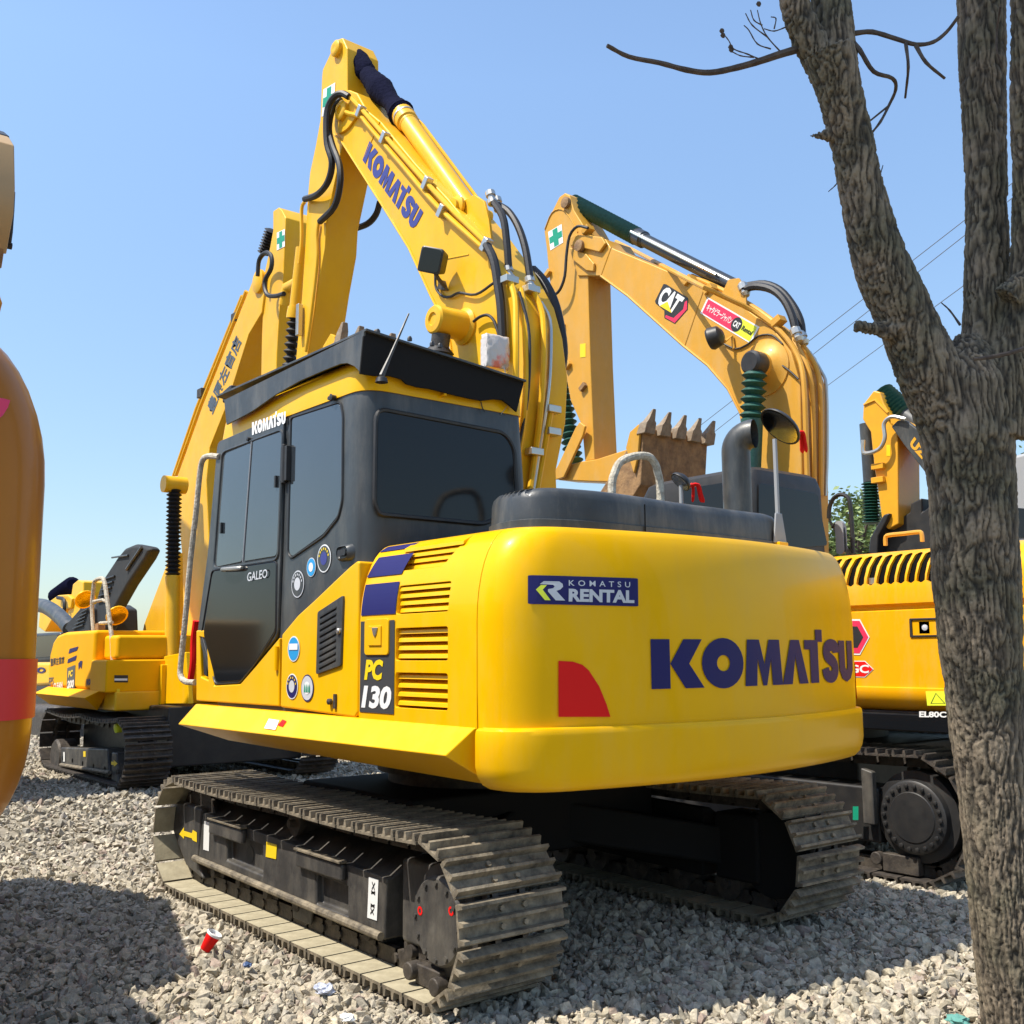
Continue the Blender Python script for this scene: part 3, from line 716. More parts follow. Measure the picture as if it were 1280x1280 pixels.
# ================================================================== BOOM, ARM
def trace(px,y,fr=F0): 
    return [V((p.x,y,p.z)) for p in (U(u,v,1,y,fr) for u,v in px)]
def surf_of(edge,y0,y1):
    """function for hit(): a wall standing on the traced edge (list of Vectors in x,z) across the width"""
    E_=[(p.x,p.z) for p in edge]
    def F(p):
        best=None
        for (xa,za),(xb,zb) in zip(E_,E_[1:]):
            dx,dz=xb-xa,zb-za; L2=dx*dx+dz*dz; t=max(0,min(1,((p.x-xa)*dx+(p.z-za)*dz)/L2))
            ex,ez=p.x-(xa+dx*t),p.z-(za+dz*t); d=math.hypot(ex,ez); s=dx*(p.z-za)-dz*(p.x-xa)
            if best is None or d<best[0]: best=(d,s)
        return best[0]*(1 if best[1]>0 else -1)
    return F
def on(F,px,fr,off=0,y=None):
    out=[]
    for u,v in px:
        p=hit(u,v,lambda q:F(q)-off,fr,3,13,360)
        if p is not None: out.append(p)
    return out
YB,WB=.05,.31
REAR=[(632,790),(642,680),(645,640),(643,581),(655,519),(658,463),(652,410),(642,371),(618,325),(590,285),(560,248),(520,205),(476,152),(458,137)]
BOOMPX=[(418,166),(424,172),(473,249),(511,310),(539,371),(554,400),(562,424),(567,460),(570,520),(574,600),(583,680),(590,790)]+REAR+[(446,116),(436,112),(424,114),(417,135)]
pts=trace(BOOMPX,YB,FU); pr=[V((x,YB,z)) for x,z in rounded([(p.x,p.z) for p in pts],.03,2)]
mb=MB(FU); mb.prism(pts,(0,-WB,0)); BOOM=mb.build('boom',YEL2,K,bevel=.012,seg=2,ang=28)
edge=trace(REAR,YB,FU); FR=surf_of(edge,YB,YB-WB)
sgn=1
# lower flange line along the underside and a weld bead on the near face
und=trace([(418,168),(427,177),(473,249),(511,310),(539,371),(554,400),(562,424),(567,460),(570,520)],YB+.004,FU)
mb=MB(FU); mb.tube(und,.008,6); mb.build('flange',YEL2,BOOM)
for px in ([(475,152),(456,196)],[(586,318),(545,326)]):
    mb=MB(FU); mb.tube(trace(px,YB+.001,FU),.004,5); mb.build('weld_seam',YEL2,BOOM)
yb=YB+.0035
decal('maker_name',block_word(),quad(trace([(453,200),(517,288),(529,265),(462,176)],yb,FU)),BOOMBLUE,BOOM,FU)
# boom nose: two ears and a pin
nose=trace([(432,140)],YB,FU)[0]
for y in (YB,YB-WB-.012):
    mb=MB(FU); mb.prism([(nose.x+a,y,nose.z+b) for a,b in rounded([(.14,-.02),(.10,.10),(-.02,.13),(-.12,.06),(-.2,-.1),(-.05,-.16),(.1,-.14)],.05,4)],(0,.018,0)); mb.build('pivot_ear',YEL2,BOOM,bevel=.004)
mb=MB(FU); mb.lathe([(.07,-.02),(.07,.03),(.055,.04),(.03,.04),(.028,.03),(0,.03)],(nose.x+.0,YB+.015,nose.z),(0,1,0),18); mb.build('pivot_pin',YEL2,BOOM)
# boom cylinder trunnion on the near side, black bellows and rod below
tc=trace([(577,414)],YB,FU)[0]
mb=MB(FU); mb.lathe([(.11,-.01),(.11,.012),(.09,.03),(.085,.13),(.085,.22),(.075,.232),(.04,.235),(.035,.225),(0,.225)],tc+V((-.03,0,.02)),(0,1,0),26); mb.build('trunnion_boss',YEL2,BOOM)
a=V((tc.x-.03,YB+.17,tc.z-.06)); b=V((tc.x+.1,YB+.17,tc.z-.72)); mb=MB(FU)
mb.cyl(a,a.lerp(b,.12),.055,18); mb.build('cylinder_eye',DSTEEL,BOOM)
mb=MB(FU); mb.bellows(a.lerp(b,.10),b,.048,.088,8,18); mb.build('boom_cylinder_bellows',RUBBER,BOOM)
mb=MB(FU); mb.cyl(b,V((.45,YB+.17,1.15)),.07,18); mb.build('boom_cylinder',YEL2,BOOM)
mb=MB(FU); a2=a+V((0,-WB-.34,0)); mb.cyl(a2,V((.45,YB-WB-.17,1.15)),.07,18); mb.build('boom_cylinder',YEL2,BOOM)
mb=MB(FU); mb.box((.1,YB-WB-.3,1.0),(.6,YB+.1,1.35)); mb.box((-.75,YB+.02,1.0),(.2,YB+.06,1.75)); mb.box((-.75,YB-WB-.06,1.0),(.2,YB-WB-.02,1.75)); mb.build('boom_bracket',YEL,K,bevel=.01)
# work lamp
lc=U(543,327,1,YB+.12,FU); Rm=Matrix.Rotation(-.35,3,'Y')@Matrix.Rotation(.5,3,'Z')
mb=MB(FU); mb.loft([[lc+Rm@V((dx,dy,dz)) for dx,dz in rounded([(-s,-s),(s,-s),(s,s),(-s,s)],.02,3)] for dy,s in ((-.055,.04),(-.045,.062),(.02,.072),(.05,.076),(.055,.07))]); LAMP=mb.build('work_lamp',BLK,BOOM)
mb=MB(FU); mb.loft([[lc+Rm@V((dx,dy,dz)) for dx,dz in rounded([(-s,-s),(s,-s),(s,s),(-s,s)],.02,3)] for dy,s in ((.0555,.066),(.0575,.066))]); mb.build('lamp_lens',GLASSD,LAMP)
mb=MB(FU); q=trace([(541,345),(552,350),(556,358),(550,362)],YB+.03,FU); mb.tube([lc+V((0,0,-.06)),lc+V((0,-.03,-.1)),q[2]],.012,8); mb.prism([q[1],q[2]+V((0,0,-.02)),q[3],q[3]+V((.04,0,.02))],(0,-.03,0)); mb.build('lamp_bracket',DSTEEL,LAMP)
def hose(px,r,mt,y=None,F=None,off=.03,parent=None,name='hose',k=4,seg=8):
    if y is not None:
        ys=y if isinstance(y,list) else [y]*len(px); pp=[U(u,v,1,yy,FU) for (u,v),yy in zip(px,ys)]
    else: pp=on(F,px,FU,off)
    if len(pp)<2: print('hose fail',px); return
    mb=MB(FU); mb.tube(smooth_path(pp,k) if k>1 else pp,r,seg); return mb.build(name,mt,parent or BOOM)
hose([(544,343),(545,360),(553,370),(563,371),(574,366),(595,368),(618,353)],.008,RUBBER,y=YB+.02,name='lamp_cable')
hose([(592,402),(600,396),(610,394),(618,402),(624,420)],.009,RUBBER,y=YB+.03,name='cable')
# steel pipes
for px,yy in (([(427,131),(434,141),(451,146),(462,159),(504,208),(546,257),(602,308)],YB+.03),([(438,122),(454,139),(470,157),(505,197),(555,252),(607,303)],YB+.035)):
    hose(px,.0165,YEL2,y=yy,name='steel_pipe')
for u,v in ((450,139),(533,229),(552,264),(607,306),(480,172)):
    p=U(u,v,1,YB+.04,FU); mb=MB(FU); mb.box(p-V((.04,.03,.022)),p+V((.04,.02,.022)),rot=Matrix.Rotation(.85,3,'Y')); mb.build('pipe_clamp',ZINC,BOOM,bevel=.004)
OFF=-.03
tst=on(FR,[(675,420)],FU,0)
hose([(608,306),(617,325),(622,353),(626,382),(628,421),(628,450)],.026,RUBBER,y=YB+.04)
hose([(614,249),(628,270),(633,299),(636,338)],.022,RUBBER,y=-.03)
hose([(622,256),(636,265),(648,284),(657,312),(663,350)],.022,RUBBER,y=-.10)
hose([(666,337),(680,352),(692,375),(700,406),(704,440),(700,470),(694,507)],.028,RUBBER,y=-.30)
hose([(672,345),(688,365),(697,390),(702,430)],.022,RUBBER,y=-.33)
def rear_pipe(px,r,mt,off=.03,name='steel_pipe'): 
    hose(px,r,mt,F=FR,off=OFFS*off,name=name,k=3)
# side of the rear wall the viewer is on
_c,_d=ray(675,450,FU); OFFS=1 if FR(_c+_d*3)>0 else -1
rear_pipe([(638,352),(644,374),(645,410),(645,455),(644,507),(636,560),(630,620)],.018,YEL2)
rear_pipe([(651,362),(655,385),(657,420),(658,470),(655,520),(646,580),(640,625)],.018,YEL2)
rear_pipe([(668,366),(678,392),(680,430),(679,465),(675,520),(667,580),(660,630)],.018,YEL2)
rear_pipe([(676,378),(687,400),(688,440),(686,480),(681,520),(672,575),(666,615)],.012,ZINC)
rear_pipe([(690,506),(684,540),(677,580),(669,625)],.018,YEL2)
rear_pipe([(649,365),(660,406),(662,450),(659,500),(650,550),(642,590),(638,625)],.009,RUBBER,.045,'hose')
for u,v in ((637,350),(664,362),(668,565),(690,512),(690,540)):
    pp=on(FR,[(u,v)],FU,OFFS*.03)
    if pp: 
        p=pp[0]; mb=MB(FU); mb.box(p-V((.03,.045,.02)),p+V((.03,.045,.02))); mb.build('pipe_clamp',ZINC,BOOM,bevel=.004)
for u,v,y in ((614,247,-.03),(622,255,-.10),(636,342,-.03),(663,355,-.1)):
    p=U(u,v,1,y,FU); mb=MB(FU); mb.lathe([(.02,-.05),(.03,-.04),(.03,-.01),(.022,-.01),(.022,.02),(.03,.02),(.03,.045),(.02,.05)],p,(-.3,0,-1),10); mb.build('hose_fitting',ZINC,BOOM)
# ---- arm cylinder
YC=-.105
def pc(u,v,y=YC): return U(u,v,1,y,FU)
a,b=pc(441,72),pc(504,145); c=pc(589,265)
mb=MB(FU); n=26; pth=[a.lerp(b,i/n) for i in range(n+1)]
rs=[.076+.012*noise.noise(V((i*.7,2.3,0)))+.012*math.sin(i*.55)+.006*(i%2) for i in range(n+1)]; rs[0]=.05; rs[-1]=.07
mb.tube(pth,rs,20); mb.build('arm_cylinder_sheath',NAVY,BOOM)
mb=MB(FU); mb.lathe([(.05,-.03),(.078,-.02),(.078,.09),(.068,.10),(.066,.12)],b,c-b,24); mb.cyl(b,c,.064,24); 
CY=mb.build('arm_cylinder',YEL2,BOOM)
mb=MB(FU); d=(c-b).normalized(); 
mb.tube([b+d*.02+d.orthogonal()*.0,b+d*.035],.082,20); mb.build('tie_band',ZINC,CY)
mb=MB(FU); mb.tube([b+V((.0,-.09,.03)),b.lerp(c,.1)+V((-.02,-.10,.02)),c+V((0,-.10,.06))],.012,8); mb.build('cylinder_pipe',YEL2,CY)
for y in (YC+.07,YC-.09):
    q=[pc(u,v,y) for u,v in [(575,256),(596,244),(608,252),(614,275),(617,300),(600,296),(578,270)]]
    mb=MB(FU); mb.prism(q,(0,.02,0)); mb.build('cylinder_ear',YEL2,BOOM,bevel=.004)
mb=MB(FU); mb.cyl(c+V((0,-.14,0)),c+V((0,.15,0)),.045,16); mb.lathe([(.07,0),(.07,.02),(.05,.03)],c+V((0,.1,0)),(0,1,0),14); mb.build('cylinder_pin',YEL2,BOOM)
# ---- arm
YA,WA=.03,.27
ARMPX=[(419,50),(428,47),(434,60),(434,110),(437,150),(427,185),(423,205),(408,277),(406,310),(397,360),(390,406),(384,445),(378,500),(366,500),(370,445),(377,371),(381,310),(384,249),(387,216),(394,183),(400,150),(402,96),(403,87),(412,68)]
mb=MB(FU); mb.prism(trace(ARMPX,YA,FU),(0,-WA,0)); ARM=mb.build('arm',YEL2,K,bevel=.01,seg=2,ang=28)
q=U(423,62,1,YA,FU); mb=MB(FU); mb.lathe([(.06,-.01),(.06,.03),(.045,.04),(.02,.04),(0,.035)],q+V((0,-.0,0)),(0,1,0),18); mb.build('pin_cap',YEL2,ARM)
ya=YA+.003
cr=trace([(404,132),(418,128),(419,108),(405,112)],ya,FU)
G=decal('green_cross_sticker',RECT,quad(trace([(402,146),(417,140),(419,103),(404,112)],ya,FU)),WHT,ARM,FU)
f=quad(trace([(402,146),(417,140),(419,103),(404,112)],ya+.0015,FU))
decal('green_cross',([(.32,.04),(.68,.04),(.68,.33),(.97,.33),(.97,.67),(.68,.67),(.68,.96),(.32,.96),(.32,.67),(.03,.67),(.03,.33),(.32,.33)],[tuple(range(12))]),f,GREEN,G,FU)
hose([(436,121),(428,117),(419,120),(411,132),(408,150),(409,180),(415,203),(410,227),(397,243),(381,249)],.024,RUBBER,y=[.1,.12,.14,.15,.15,.14,.12,.1,.08,.06],parent=ARM)
hose([(427,125),(416,135),(411,160),(416,183),(424,205),(425,230),(418,258),(400,277)],.024,RUBBER,y=[.08,.1,.12,.12,.12,.12,.1,.06],parent=ARM)
hose([(452,225),(450,240),(446,248)],.022,RUBBER,y=-.33,parent=ARM)
hose([(475,252),(470,268),(459,280),(440,287)],.024,RUBBER,y=-.33,parent=ARM)
hose([(460,146),(466,138),(474,137),(484,141)],.022,RUBBER,y=-.2,parent=BOOM)
hose([(398,279),(396,295),(396,330),(388,400),(382,440)],.014,YEL2,y=YA+.02,parent=ARM,name='steel_pipe')
hose([(381,252),(377,262),(377,300),(374,330)],.014,YEL2,y=YA+.02,parent=ARM,name='steel_pipe')
# bucket cylinder in front of the arm, with bellows
a=pc(378,310,-.1); b=pc(369,392,-.1); c2=pc(361,470,-.1)
mb=MB(FU); mb.cyl(a,b,.05,18); mb.lathe([(.06,-.05),(.065,0),(.065,.04)],b,b-a,18); mb.build('bucket_cylinder',YEL2,ARM)
mb=MB(FU); mb.bellows(b,c2,.03,.062,9,16); mb.build('bucket_cylinder_bellows',RUBBER,ARM)
mb=MB(FU); p=U(374,400,1,YA+.03,FU); mb.box(p-V((.02,.02,.12)),p+V((.02,.02,.12))); mb.build('pipe_clamp',ZINC,ARM,bevel=.005)
# tucked bucket behind the roof guard
yb0=-.42
q=[U(u,v,1,.1,FU) for u,v in [(396,452),(404,432),(413,417),(418,420),(420,470),(400,480)]]
mb=MB(FU); mb.prism([(p.x,.1,p.z) for p in q],(0,-.03,0)); mb.build('linkage_plate',YEL2,ARM,bevel=.004)
bc=U(428,450,1,.1,FU)
mb=MB(FU); sec=[(bc.x+.05,bc.z-.05),(bc.x+.25,bc.z-.02),(bc.x+.42,bc.z-.25),(bc.x+.36,bc.z-.52),(bc.x+.1,bc.z-.62),(bc.x-.04,bc.z-.4)]
mb.prism([(x,.16,z) for x,z in sec],(0,-.56,0)); BK=mb.build('bucket',RUST,ARM,bevel=.02,ang=20)
for i,y in enumerate((.12,-.01,-.14,-.27)):
    t0=U(424,434,1,.12,FU); t1=U(431,403,1,.12,FU); dy=y-.12
    mb=MB(FU); mb.loft([[t0+V((dx,dy+ddy,0)) for dx,ddy in ((-.05,-.03),(.05,-.03),(.05,.03),(-.05,.03))],[t0.lerp(t1,.6)+V((dx,dy+ddy,0)) for dx,ddy in ((-.035,-.027),(.035,-.027),(.035,.027),(-.035,.027))],[t1+V((dx,dy+ddy,0)) for dx,ddy in ((-.01,-.02),(.012,-.02),(.012,.02),(-.01,.02))]]); mb.build('bucket_tooth',TOOTH,BK,bevel=.006)
# ================================================================== UNDERCARRIAGE
TL,THH=1.587,.653
TK=make_track(K,0,1.245,.745,0,TL,THH,43,STEEL,DSTEEL,sag=.012)
def under(parent,ys,fr_m,full=True):
    """side frame with rollers, ys=+1 left, -1 right"""
    yo=1.125*ys; yi=.86*ys
    def T(px): 
        return [U(u,v,1,1.125,F0) for u,v in px]
    main=T([(253,1016),(262,1018),(483,1098),(480,1168),(480,1176),(247,1074)])
    z=lambda p:(p.x,yo,p.z)
    mb=MB(); mb.prism([z(p) for p in main],(0,yi-yo,0)); TF=mb.build('track_frame',fr_m,parent,bevel=.012)
    if ys>0:
        mc=MB(); m2=MB(); m3=MB()
        a=T([(318,1035),(326,1038),(327,1078),(316,1074)]); mc.lathe([(.048,-.08),(.048,.05)],U(311,1063,1,1.125),(0,1,0),24)
        m2.prism([(p.x,1.085,p.z) for p in T([(283,1040),(328,1056),(328,1094),(283,1075)])],(0,.2,0))
        m3.prism([(p.x,1.085,p.z) for p in T([(395,1093),(434,1108),(434,1145),(395,1130)])],(0,.2,0))
        cut(TF,m2); cut(TF,m3)
        mc=None
        mb=MB(); mb.lathe([(.045,-.01),(.045,.002)],U(313,1068,1,1.085),(0,1,0),24); mb.build('frame_opening',BLK,TF)
    # front idler guard with arrow
    g=T([(214,1004),(218,1001),(250,1010),(252,1012),(247,1074),(253,1100),(232,1082),(216,1040)])
    mb=MB(); mb.prism([z(p) for p in g],(0,(yi-yo)*.9,0)); ID=mb.build('idler_guard',fr_m,parent,bevel=.015,seg=3)
    # lower step rail
    p0,p1=U(246,1072,1,1.125),U(480,1170,1,1.125)
    mb=MB(); mb.tube([(p0.x,yo+.015*ys,p0.z),(p1.x,yo+.015*ys,p1.z)],.018,10); mb.build('step_rail',STEEL,TF)
    for (u0,v0,u1) in ((267,1024,309),(376,1062,434)):
        a=U(u0,v0,1,1.125);b=U(u1,v0+18,1,1.125)
        mb=MB(); mb.box((min(a.x,b.x),min(yo,yo+.03*ys),a.z-.075),(max(a.x,b.x),max(yo,yo+.03*ys)+.0,a.z+.0)); mb.build('foot_step',fr_m,TF,bevel=.012)
        mb=MB(); mb.box((min(a.x,b.x),min(yo,yo+.04*ys),a.z+.002),(max(a.x,b.x),max(yo,yo+.04*ys),a.z+.014)); mb.build('step_plate',STEEL,TF,bevel=.003)
    # slanting top cover
    mb=MB(); a=U(253,1016,1,1.125);b=U(483,1098,1,1.125)
    mb.prism([(a.x,yo-.02*ys,a.z-.01),(a.x,.92*ys,a.z+.10),(a.x,.86*ys,a.z+.10),(a.x,.86*ys,a.z-.01)],(b.x-a.x,0,b.z-a.z)); mb.build('frame_top',fr_m,TF,bevel=.005)
    # bottom rollers, carrier roller, wheels
    for i in range(7):
        roller(parent,-1.0+i*.335,.975*ys,.135,.075,.19,DSTEEL,'bottom_roller')
    roller(parent,.05,.995*ys,THH-.135,.055,.2,DSTEEL,'carrier_roller')
    roller(parent,TL-.33,.995*ys,THH/2,.235,.18,DSTEEL,'idler_wheel')
    mb=MB(); p=U(392,1020,1,1.0); mb.tube([(p.x,.93*ys,p.z-.05),(p.x,.93*ys,p.z)],.014,8)
    mb.tube([(p.x+.05*math.cos(t),.93*ys,p.z+.03+.05*math.sin(t)) for t in [2*PI*i/20 for i in range(21)]],.010,8); mb.build('lifting_ring',DSTEEL,TF)
    sprocket(parent,-(TL-.315),.995*ys,THH/2,.25,DSTEEL)
    mc_=U(545,1152,1,1.165)
    mb=MB(); mb.lathe([(.21,-.28),(.21,-.05),(.17,-.04),(.168,-.012),(.158,0),(0,.0)],(mc_.x,1.165*ys,mc_.z),(0,ys,0),36); FD=mb.build('final_drive',fr_m,parent)
    for i in range(12):
        t=2*PI*i/12; mb=MB(); mb.lathe([(.011,0),(.011,.008),(0,.008)],(mc_.x+.142*math.cos(t),1.1655*ys,mc_.z+.142*math.sin(t)),(0,ys,0),6); mb.build('bolt',fr_m,FD)
    if ys>0:
        for t,r in ((2.75,.11),(.05,.11)):
            x0,z0=mc_.x+r*math.cos(t),mc_.z+r*math.sin(t)+.015
            decal('paint_mark',disc2d(12,.5,.25),lambda a,b:V((x0+(a-.5)*.035,1.1665,z0+(b-.5)*.035)),RED,FD)
    mb=MB(); mb.loft([[ (x,y,z0) for x,y in ((-1.1,yo),(-1.1,yi),(-.9,yi),(-.9,yo))] for z0 in (.12,.45)]); 
    mb=MB(); mb.box((-1.22,min(yo-.03*ys,yi),.16),(-.93,max(yo-.03*ys,yi),.50)); mb.build('motor_guard',fr_m,TF,bevel=.02)
    for x in (-.05,.35):
        mb=MB(); mb.prism([(x-.12,yo-.03*ys,.20),(x+.12,yo-.03*ys,.20),(x+.09,yo-.03*ys,.075),(x-.09,yo-.03*ys,.075)],(0,-.012*ys,0)); mb.build('roller_guard',fr_m,TF,bevel=.004)
        break
    return TF,ID
TF,ID=under(K,1,FRAME)
TK2=make_track(K,0,-1.245,-.745,0,TL,THH,43,STEEL,DSTEEL,sag=.012,off=.4)
under(K,-1,BLKM)
# stickers on the near frame
def fq(px,y=1.1285): return quad([U(u,v,1,y) for u,v in px])
ar=[(.0,.52),(.28,1.0),(.28,.76),(.72,.60),(.78,.82),(1.0,.66),(1.0,.0),(.76,.14),(.72,.26),(.28,.40),(.28,.2)]
decal('arrow_sticker',(ar,[tuple(range(11))]),fq([(224,1052),(246,1053),(246,1034),(224,1034)]),YDEC,ID)
decal('white_sticker',RECT,fq([(254,1062),(261,1064),(262,1028),(255,1026)]),WHT,TF)
decal('yellow_sticker',RECT,fq([(332,1071),(345,1074),(346,1056),(333,1052)]),YDEC,TF)
WS=decal('white_sticker',RECT,fq([(459,1147),(471,1151),(473,1100),(461,1096)]),WHT,TF)
for a0,b0,a1,b1 in ((.3,.62,.7,.68),(.35,.72,.65,.9),(.3,.30,.7,.36),(.3,.12,.65,.26)):
    decal('pictogram',strip([(a0,b0),(a1,b1),(a1,b0),(a0,b1)],.045),fq([(459,1147),(471,1151),(473,1100),(461,1096)],1.130),BLK,WS)
# car body between the crawlers
mb=MB(); mb.box((-.55,-.8,.33),(.55,.8,.66))
for s in (-1,1):
    for t in (-1,1): mb.prism([(.25*t,.2*s,.38),(.75*t,.9*s,.22),(1.0*t,.9*s,.22),(.5*t,.1*s,.38)],(0,0,.2))
mb.build('car_body',BLKM,K,bevel=.02)
mb=MB(FU); mb.lathe([(.5,.62),(.5,.72),(.56,.72),(.56,.80),(.5,.80),(.5,.86)],(0,0,0),(0,0,1),40); mb.build('slewing_ring',DSTEEL,K)
mb=MB(FU); mb.box((-1.45,-.35,.80),(-.3,-.25,1.0)); mb.box((-1.45,.25,.80),(-.3,.35,1.0)); mb.build('frame_beam',BLKM,K)
# loose chain link leaning inside the near track
p=U(535,1215,1,1.12); mb=MB()
mb.lathe([(.035,-.03),(.035,.03)],(p.x+.06,1.15,p.z),(0,1,0),12); mb.box((p.x-.12,1.10,p.z-.05),(p.x+.05,1.15,p.z+.03)); mb.lathe([(.035,-.03),(.035,.03)],(p.x-.12,1.15,p.z-.02),(0,1,0),12)
mb.build('chain_link',DSTEEL,TK,bevel=.008)
# ================================================================== TAN MACHINE ON THE RIGHT
G2=(.6,-3.55,-.04)
CT=empty('excavator',G2)
tag(CT,'tan yellow excavator behind the tree trunk, its bent boom rising above the grey exhaust pipe','excavator','yellow excavators parked on the gravel')
make_track(CT,.3,-2.30,-2.76,-.05,1.9,.80,44,DSTEEL,DSTEEL,sag=.01)
make_track(CT,.3,-4.75,-4.29,-.05,1.9,.80,44,DSTEEL,DSTEEL,sag=.01,off=.3)
mb=MB(); mb.box((-.95,-2.62,.16),(1.7,-2.38,.50)); TF2=mb.build('track_frame',BLK,CT,bevel=.02)
c=U(1140,1022,1,-2.33)
mb=MB(); mb.lathe([(.27,-.22),(.27,-.06),(.222,-.05),(.215,-.01),(.20,0),(.15,.0),(.145,.006),(0,.012)],c,(0,1,0),40); FD2=mb.build('final_drive',BLK,CT)
for i in range(22):
    t=2*PI*i/22; mb=MB(); mb.lathe([(.013,0),(.013,.012),(.008,.014),(0,.014)],c+V((.185*math.cos(t),0,.185*math.sin(t))),(0,1,0),8); mb.build('bolt',BLK,FD2)
for i in range(6): roller(CT,-.6+i*.42,-2.53,.15,.09,.22,DSTEEL,'bottom_roller')
sprocket(CT,c.x,-2.55,c.z,.30,DSTEEL)
p=U(1085,1000,1,-2.30); mb=MB(); mb.prism([(p.x-.03,-2.36,p.z-.15),(p.x+.05,-2.36,p.z-.15),(p.x+.05,-2.36,p.z+.19),(p.x-.03,-2.36,p.z+.17)],(0,.05,0)); MG=mb.build('motor_guard',FRAME,CT,bevel=.01)
decal('green_sticker',RECT,quad([U(u,v,1,-2.309) for u,v in [(1066,1025),(1073,1025),(1073,1008),(1066,1008)]]),GREEN,MG)
p=U(1118,1082,1,-2.33); mb=MB(); mb.box((p.x-.14,-2.42,p.z-.05),(p.x+.10,-2.36,p.z+.06)); mb.lathe([(.04,-.03),(.04,.03)],(p.x+.14,-2.38,p.z+.02),(0,1,0),10); mb.build('chain_link',DSTEEL,CT,bevel=.008)
mb=MB(); mb.box((-.6,-4.3,.35),(1.3,-2.7,.70)); mb.lathe([(.6,.68),(.6,.9)],(.4,-3.55,0),(0,0,1),32); mb.build('car_body',BLK,CT,bevel=.02)
SY=-2.35
cp=[(SY+.0,1.12),(SY,1.585),(SY-.022,1.595),(SY-.022,1.615),(SY+.008,1.63),(SY+.008,1.72),(SY-.005,1.80),(SY-.035,1.87),(SY-.09,1.93),(SY-.17,1.97),(SY-.35,1.985)]
lowp=[(SY+.015,1.115),(SY+.018,1.09),(SY-.0,1.03),(SY-.05,.985),(SY-.12,.965)]
def bodyring(x,k=0): return [V((x,y-k,z)) for y,z in lowp[::-1]+cp]+[V((x,-3.3,1.985)),V((x,-3.3,.965))]
mb=MB(); mb.loft([bodyring(-.12),bodyring(-.30),bodyring(-1.2),bodyring(-2.0)]); BD=mb.build('engine_cover',CATB,CT,ang=28)
mc=MB()
for k in range(14):
    u=1036+12.6*k; a=U(u+5,691,1,SY-.07); b=U(u,727,1,SY-.01)
    x0=U(u,710,1,SY).x
    tz,bz=1.935,1.765
    ring=[(x0-.030,bz),(x0-.012,bz-.013),(x0+.012,bz-.013),(x0+.026,bz),(x0+.010,tz),(x0-.004,tz+.012),(x0-.02,tz+.012),(x0-.036,tz)]
    m1=[V((x,SY+.2,z)) for x,z in ring]; m2_=[V((x,SY-.14,z)) for x,z in ring]
    mc.loft([m1,m2_])
cut(BD,mc)
# dark inside of the slots
mb=MB(); 
sp9=[(SY-.018,1.74),(SY-.030,1.80),(SY-.060,1.87),(SY-.115,1.93),(SY-.17,1.955)]
mb.prism([(-1.98,y,z) for y,z in sp9]+[(-1.98,y-.02,z-.012) for y,z in sp9[::-1]],(1.75,0,0)); mb.build('slot_backing',VOID,CT)
mb=MB(); p=U(1094,712,1,SY-.1)
mb.box((p.x-.05,SY-.030,1.76),(p.x+.0,SY-.022,1.80)); mb.build('radiator_edge',ZINC,CT)
rr=[]
def tailring(x,k):
    return [V((x,y-k*(1 if y>-3 else 0),z)) for y,z in lowp[::-1]+cp]+[V((x,-4.75+k,1.985)),V((x,-4.75+k,.965))]
mb=MB(); mb.loft([tailring(-2.005,0),tailring(-2.35,.005),tailring(-2.55,.04),tailring(-2.70,.13),tailring(-2.80,.30),tailring(-2.84,.6)]); mb.build('counterweight',CATB,CT,ang=30)
mb=MB(); mb.box((-2.0,-4.75,.965),(-.1,-4.2,1.95)); mb.box((-.1,-4.75,.965),(1.3,-4.1,1.6)); mb.build('engine_cover',CATB,CT,bevel=.03)
mb=MB(); mb.box((-1.95,-4.7,.85),(1.4,SY-.04,.975)); mb.build('main_frame',BLK,CT,bevel=.01)
q=[U(u,v,1,SY) for u,v in [(1137,773),(1176,772),(1177,796),(1138,797)]]
pr=rounded([(p.x,p.z) for p in q],.008,3)
mb=MB(); mb.prism([(x,SY-.02,z) for x,z in pr],(0,.028,0)); LB=mb.build('latch_box',BLK,CT,bevel=.003)
cx,cz=sum(p.x for p in q)/4,sum(p.z for p in q)/4
mc=MB(); mc.box((cx-.085,SY-.008,cz-.045),(cx+.085,SY+.1,cz+.045)); cut(LB,mc)
mb=MB(); mb.box((cx-.03,SY-.010,cz-.04),(cx+.045,SY+.0,cz+.04)); mb.build('latch_paddle',GLASSD,LB,bevel=.004)
mb=MB(); mb.lathe([(.018,-.004),(.018,.010),(0,.014)],(cx,SY,cz),(0,1,0),14); mb.build('lock',SILV,LB)
yd=SY+.003
def cd(px,y=yd): return quad([U(u,v,1,y) for u,v in px])
hx=([(0,.5),(.25,0),(.75,0),(1,.5),(.75,1),(.25,1)],[tuple(range(6))])
H1=decal('hexagon_sticker',hx,cd([(1040,818),(1087,819),(1087,774),(1040,774)]),WHT,BD)
decal('hexagon',hx,cd([(1042,816),(1085.5,817),(1085.5,776),(1042,776)],yd+.0012),PINK,H1)
decal('hexagon',hx,cd([(1050,809),(1079,810),(1079,783),(1050,783)],yd+.0024),BLK,H1)
H2=decal('small_sticker',hx,cd([(1050,846),(1092,847),(1092,826),(1050,826)]),WHT,BD)
decal('hexagon',hx,cd([(1051,845),(1091,846),(1091,827),(1051,827)],yd+.0012),RED,H2)
decal('sticker_letters',text2d('GC',.03),cd([(1062,841),(1086,841.5),(1086,831),(1062,831)],yd+.0024),WHT,H2)
S3=decal('warning_sticker',RECT,quad([U(u,v,1,SY+.0235) for u,v in [(1159,882),(1187,882),(1185,864),(1157,864)]]),LIME,BD)
